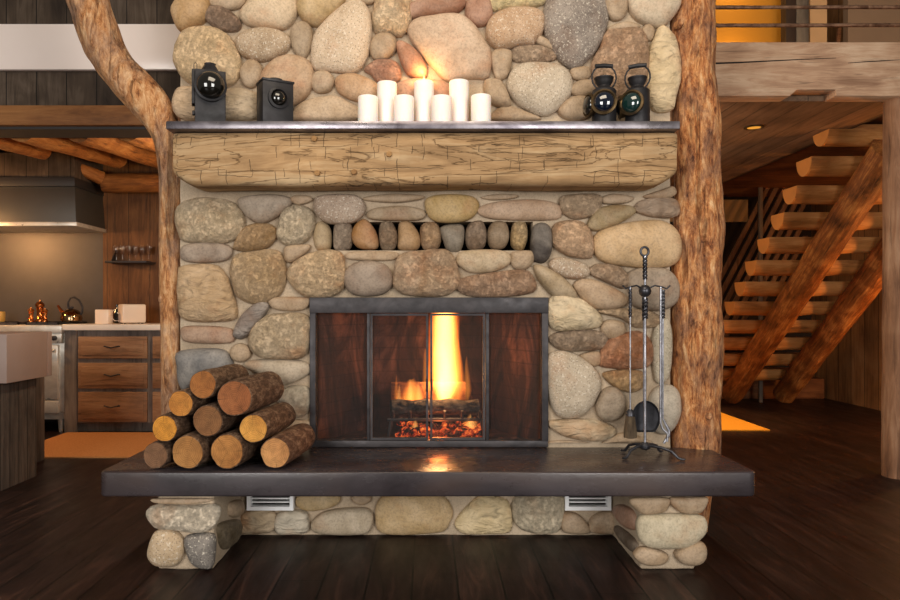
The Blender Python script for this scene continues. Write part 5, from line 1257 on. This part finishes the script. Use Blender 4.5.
# walls behind
DW = wood('dark_wall_wood', (22, 15, 11), (40, 27, 19), (58, 40, 28), 2, 3, .7, planks=(0, .2, .02))
struct(MB().box((1.3, D(9.4), 0), (5.3, D(9.5), 5.6)).build('wall_far', DW, smooth=False, centre=False))
RW = wood('plank_wall_wood', (104, 66, 36), (158, 108, 64), (186, 136, 88), 2, 3, .6, planks=(1, .26, .016))
struct(MB().box((5.15, D(4.2), 0), (5.25, D(9.4), 5.6)).build('wall_right', RW, smooth=False, centre=False))
a = at(700, 222, 9.37); b = at(747, 200, 9.37)
struct(MB().box((2.2, a.y - .03, a.z), (b.x, a.y, b.z)).build('trim_3', plain('tan_board', (176, 138, 92), .6), smooth=False, centre=False))
# slatted balustrade behind the stairs
sc_ = wthing('slatted_screen', 'dark screen of slanting wooden slats beside the stairs', 'slatted screen', (3.6, D(8.7), .6))
SLM = wood('slat_wood', (70, 48, 34), (112, 78, 54), (140, 104, 74), 2, 3, .6)
ds = 8.7
for k in range(9):
    xb_ = 706 + k * 9.0; p0 = (xb_ - 20, 345); p1 = (xb_ + 70, 172)
    if k > 6: p1 = (xb_ + 70 - (k - 6) * 6, 172 + (k - 6) * 11.5)
    if k > 4: p0 = (xb_ - 20 + (k - 4) * 9, 345 - (k - 4) * 17)
    if p1[0] > 806: f_ = (806 - p0[0]) / (p1[0] - p0[0]); p1 = (806, p0[1] + (p1[1] - p0[1]) * f_)
    a = at(*p0, ds); b = at(*p1, ds); w = .030
    MB().prism([(a.x - w, a.z), (a.x + w, a.z), (b.x + w, b.z), (b.x - w, b.z)], D(ds), D(ds) + .03, 'y').build('slat', SLM, sc_, bevel=.003)
a = at(758, 330, ds); b = at(761.5, 168, ds); MB().box((a.x, D(ds) - .04, 0), (b.x, D(ds) - .001, b.z)).build('post', plain('grey_post', (112, 98, 86), .5), sc_, bevel=.003)
# right rug
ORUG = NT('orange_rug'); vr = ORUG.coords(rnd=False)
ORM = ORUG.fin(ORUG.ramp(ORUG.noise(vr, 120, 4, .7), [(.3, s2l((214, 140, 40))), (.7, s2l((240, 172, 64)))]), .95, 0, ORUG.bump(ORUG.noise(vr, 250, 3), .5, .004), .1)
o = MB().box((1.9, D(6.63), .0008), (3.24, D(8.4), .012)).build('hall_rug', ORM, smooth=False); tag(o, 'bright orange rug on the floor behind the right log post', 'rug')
# loft rails and what stands up there
RUST = steel_mat('rusty_bar', (96, 62, 44), (176, 136, 108), .5, .6, 20)
for (py, lab) in ((7.5, 'thin rusty iron rail bar, the upper of the two above the loft beam'), (25.5, 'thin rusty iron rail bar, the lower of the two above the loft beam')):
    a = at(704, py, 4.80); b = at(990, py - .5, 4.80)
    o = MB().tube([a + (b - a) * i / 30 for i in range(31)], .0125, 10, True, .12, int(py)).build('rail_bar', RUST); tag(o, lab, 'railing bar', 'rusty loft railing bars')
YEL = plain('ochre_plaster', (176, 118, 26), .8, var=.05)
dw = 6.9
def wl(n_, x0, x1, dd, mat, th=.08):
    a = at(x0, 50, dd); b = at(x1, 0, dd)
    return struct(MB().box((a.x, a.y, 2.67), (b.x, a.y + th, 4.4)).build(n_, mat, smooth=False, centre=False))
wl('wall_loft', 640, 787, dw, YEL); wl('trim_4', 810, 827, dw - .1, plain('peach_board', (214, 168, 118), .7)); wl('wall_loft_right', 848, 990, dw, plain('tan_plaster', (150, 120, 92), .8))
struct(MB().box((1.35, D(4.94), 2.661), (5.15, D(9.4), 2.668)).build('floor_loft', BROWNW, smooth=False, centre=False))
for (x0, x1, rgb, lab) in ((786, 796, (58, 42, 32), 'dark brown upright post on the loft, left of the paler grey post'), (796.5, 809, (104, 92, 80), 'greyish upright post on the loft beside the peach board')):
    a = at(x0, 50, dw - .2); b = at(x1, 0, dw - .2)
    o = MB().box((a.x, a.y, 2.6685), (b.x, a.y + .1, 4.4)).build('loft_post', wood('post_' + ('dark' if x0 < 790 else 'grey'), tuple(int(v * .7) for v in rgb), rgb, tuple(int(v * 1.25) for v in rgb), 2, 3), bevel=.004); tag(o, lab, 'post')
sb = wthing('loft_balustrade', 'slanting brown balusters in the dark gap beyond the loft rails', 'balustrade', (3.9, D(6.95), 2.67))
for k in range(2):
    a = at(829 + k * 8, 46, 6.95); b = at(834 + k * 8, -6, 6.95); w = .016
    MB().prism([(a.x - w, 2.6685), (a.x + w, 2.6685), (b.x + w + .06, 3.95), (b.x - w + .06, 3.95)], a.y, a.y + .03, 'y').build('baluster', BROWNW, sb, bevel=.002)

# ---------------------------------------------------------------- LIGHTS
def light(kind, name, loc, energy, col, size=.3, tgt=None, **kw):
    l = bpy.data.lights.new(name, kind); l.energy = energy; l.color = col
    if kind == 'AREA': l.shape = 'RECTANGLE'; l.size = size; l.size_y = kw.get('sy', size)
    elif kind == 'SPOT': l.spot_size = kw.get('ang', 1); l.spot_blend = .5; l.shadow_soft_size = size
    else: l.shadow_soft_size = size
    o = link(name, l); o.location = loc
    if tgt is not None: o.rotation_euler = (Vector(tgt) - Vector(loc)).to_track_quat('-Z', 'Y').to_euler()
    return o
light('AREA', 'window_light_left', (-2.6, -6.0, 1.9), 180, (1, .965, .92), 2.0, (0, 0, 1.0), sy=2.4)
light('AREA', 'window_light_right', (2.6, -6.0, 1.9), 180, (1, .965, .92), 2.0, (0, 0, 1.0), sy=2.4)
light('AREA', 'ceiling_light', (0, -2.2, 3.9), 50, (1, .84, .64), 2.0, (0, -.2, 1.2), sy=1.2)
WARM = (1, .50, .16); WM2 = (1, .66, .34)
light('POINT', 'fire_light', (.07, .19, .80), 9, (1, .5, .2), .06)
light('POINT', 'ember_light', (.06, .12, .53), 2.5, (1, .2, .04), .05)
light('POINT', 'candle_light', lit + Vector((0, -.0, .045)), 1.0, (1, .55, .2), .01)
light('POINT', 'kitchen_lamp', (-4.7, D(5.9), 1.9), 75, (1, .52, .2), .1)
light('POINT', 'kitchen_fill_right', (-1.25, D(5.6), 2.1), 60, (1, .74, .48), .1)  # unseen fill added behind the chimney to brighten the kitchen
light('SPOT', 'hood_lamp', (-3.75, D(6.9), 1.96), 1.6, WM2, .04, (-3.7, D(7.0), 0), ang=2.4)
light('POINT', 'stair_lamp', (4.95, D(5.9), .9), 75, (1, .44, .12), .12)
light('POINT', 'hall_lamp', (1.6, D(6.3), 2.0), 34, (1, .74, .5), .12)
light('SPOT', 'rug_spot', (2.1, D(7.2), 2.5), 260, (1, .62, .25), .04, (2.7, D(7.4), 0), ang=.9)
lx = at(742, 0, 6.6).x
light('POINT', 'loft_lamp', (lx, D(6.66), 3.62), 6, (1, .66, .22), .05)
light('POINT', 'loft_fill_upper', (lx, D(6.66), 4.36), 6, (1, .66, .22), .05)  # unseen fill added above the view to stretch the wall glow upward
light('POINT', 'loft_lamp_right', (3.6, D(5.6), 3.5), 12, WM2, .1)

w = bpy.data.worlds.new('room_ambient'); bpy.context.scene.world = w; w.use_nodes = True
w.node_tree.nodes['Background'].inputs[0].default_value = (1, .88, .74, 1); w.node_tree.nodes['Background'].inputs[1].default_value = .16

cam = bpy.data.cameras.new('camera'); co = link('camera', cam); co.location = (0, -D0, H); co.rotation_euler = (PI / 2, 0, 0)
cam.sensor_width = 36; cam.lens = 28; cam.shift_x = 22 / 900; cam.shift_y = 9 / 900; cam.clip_start = .05
sc = bpy.context.scene; sc.camera = co
sc.view_settings.view_transform = 'Standard'; sc.view_settings.look = 'None'; sc.view_settings.exposure = .05; sc.view_settings.gamma = 1; sc.view_settings.use_curve_mapping = False
for o in bpy.data.objects:
    if '_w' in o: del o['_w']
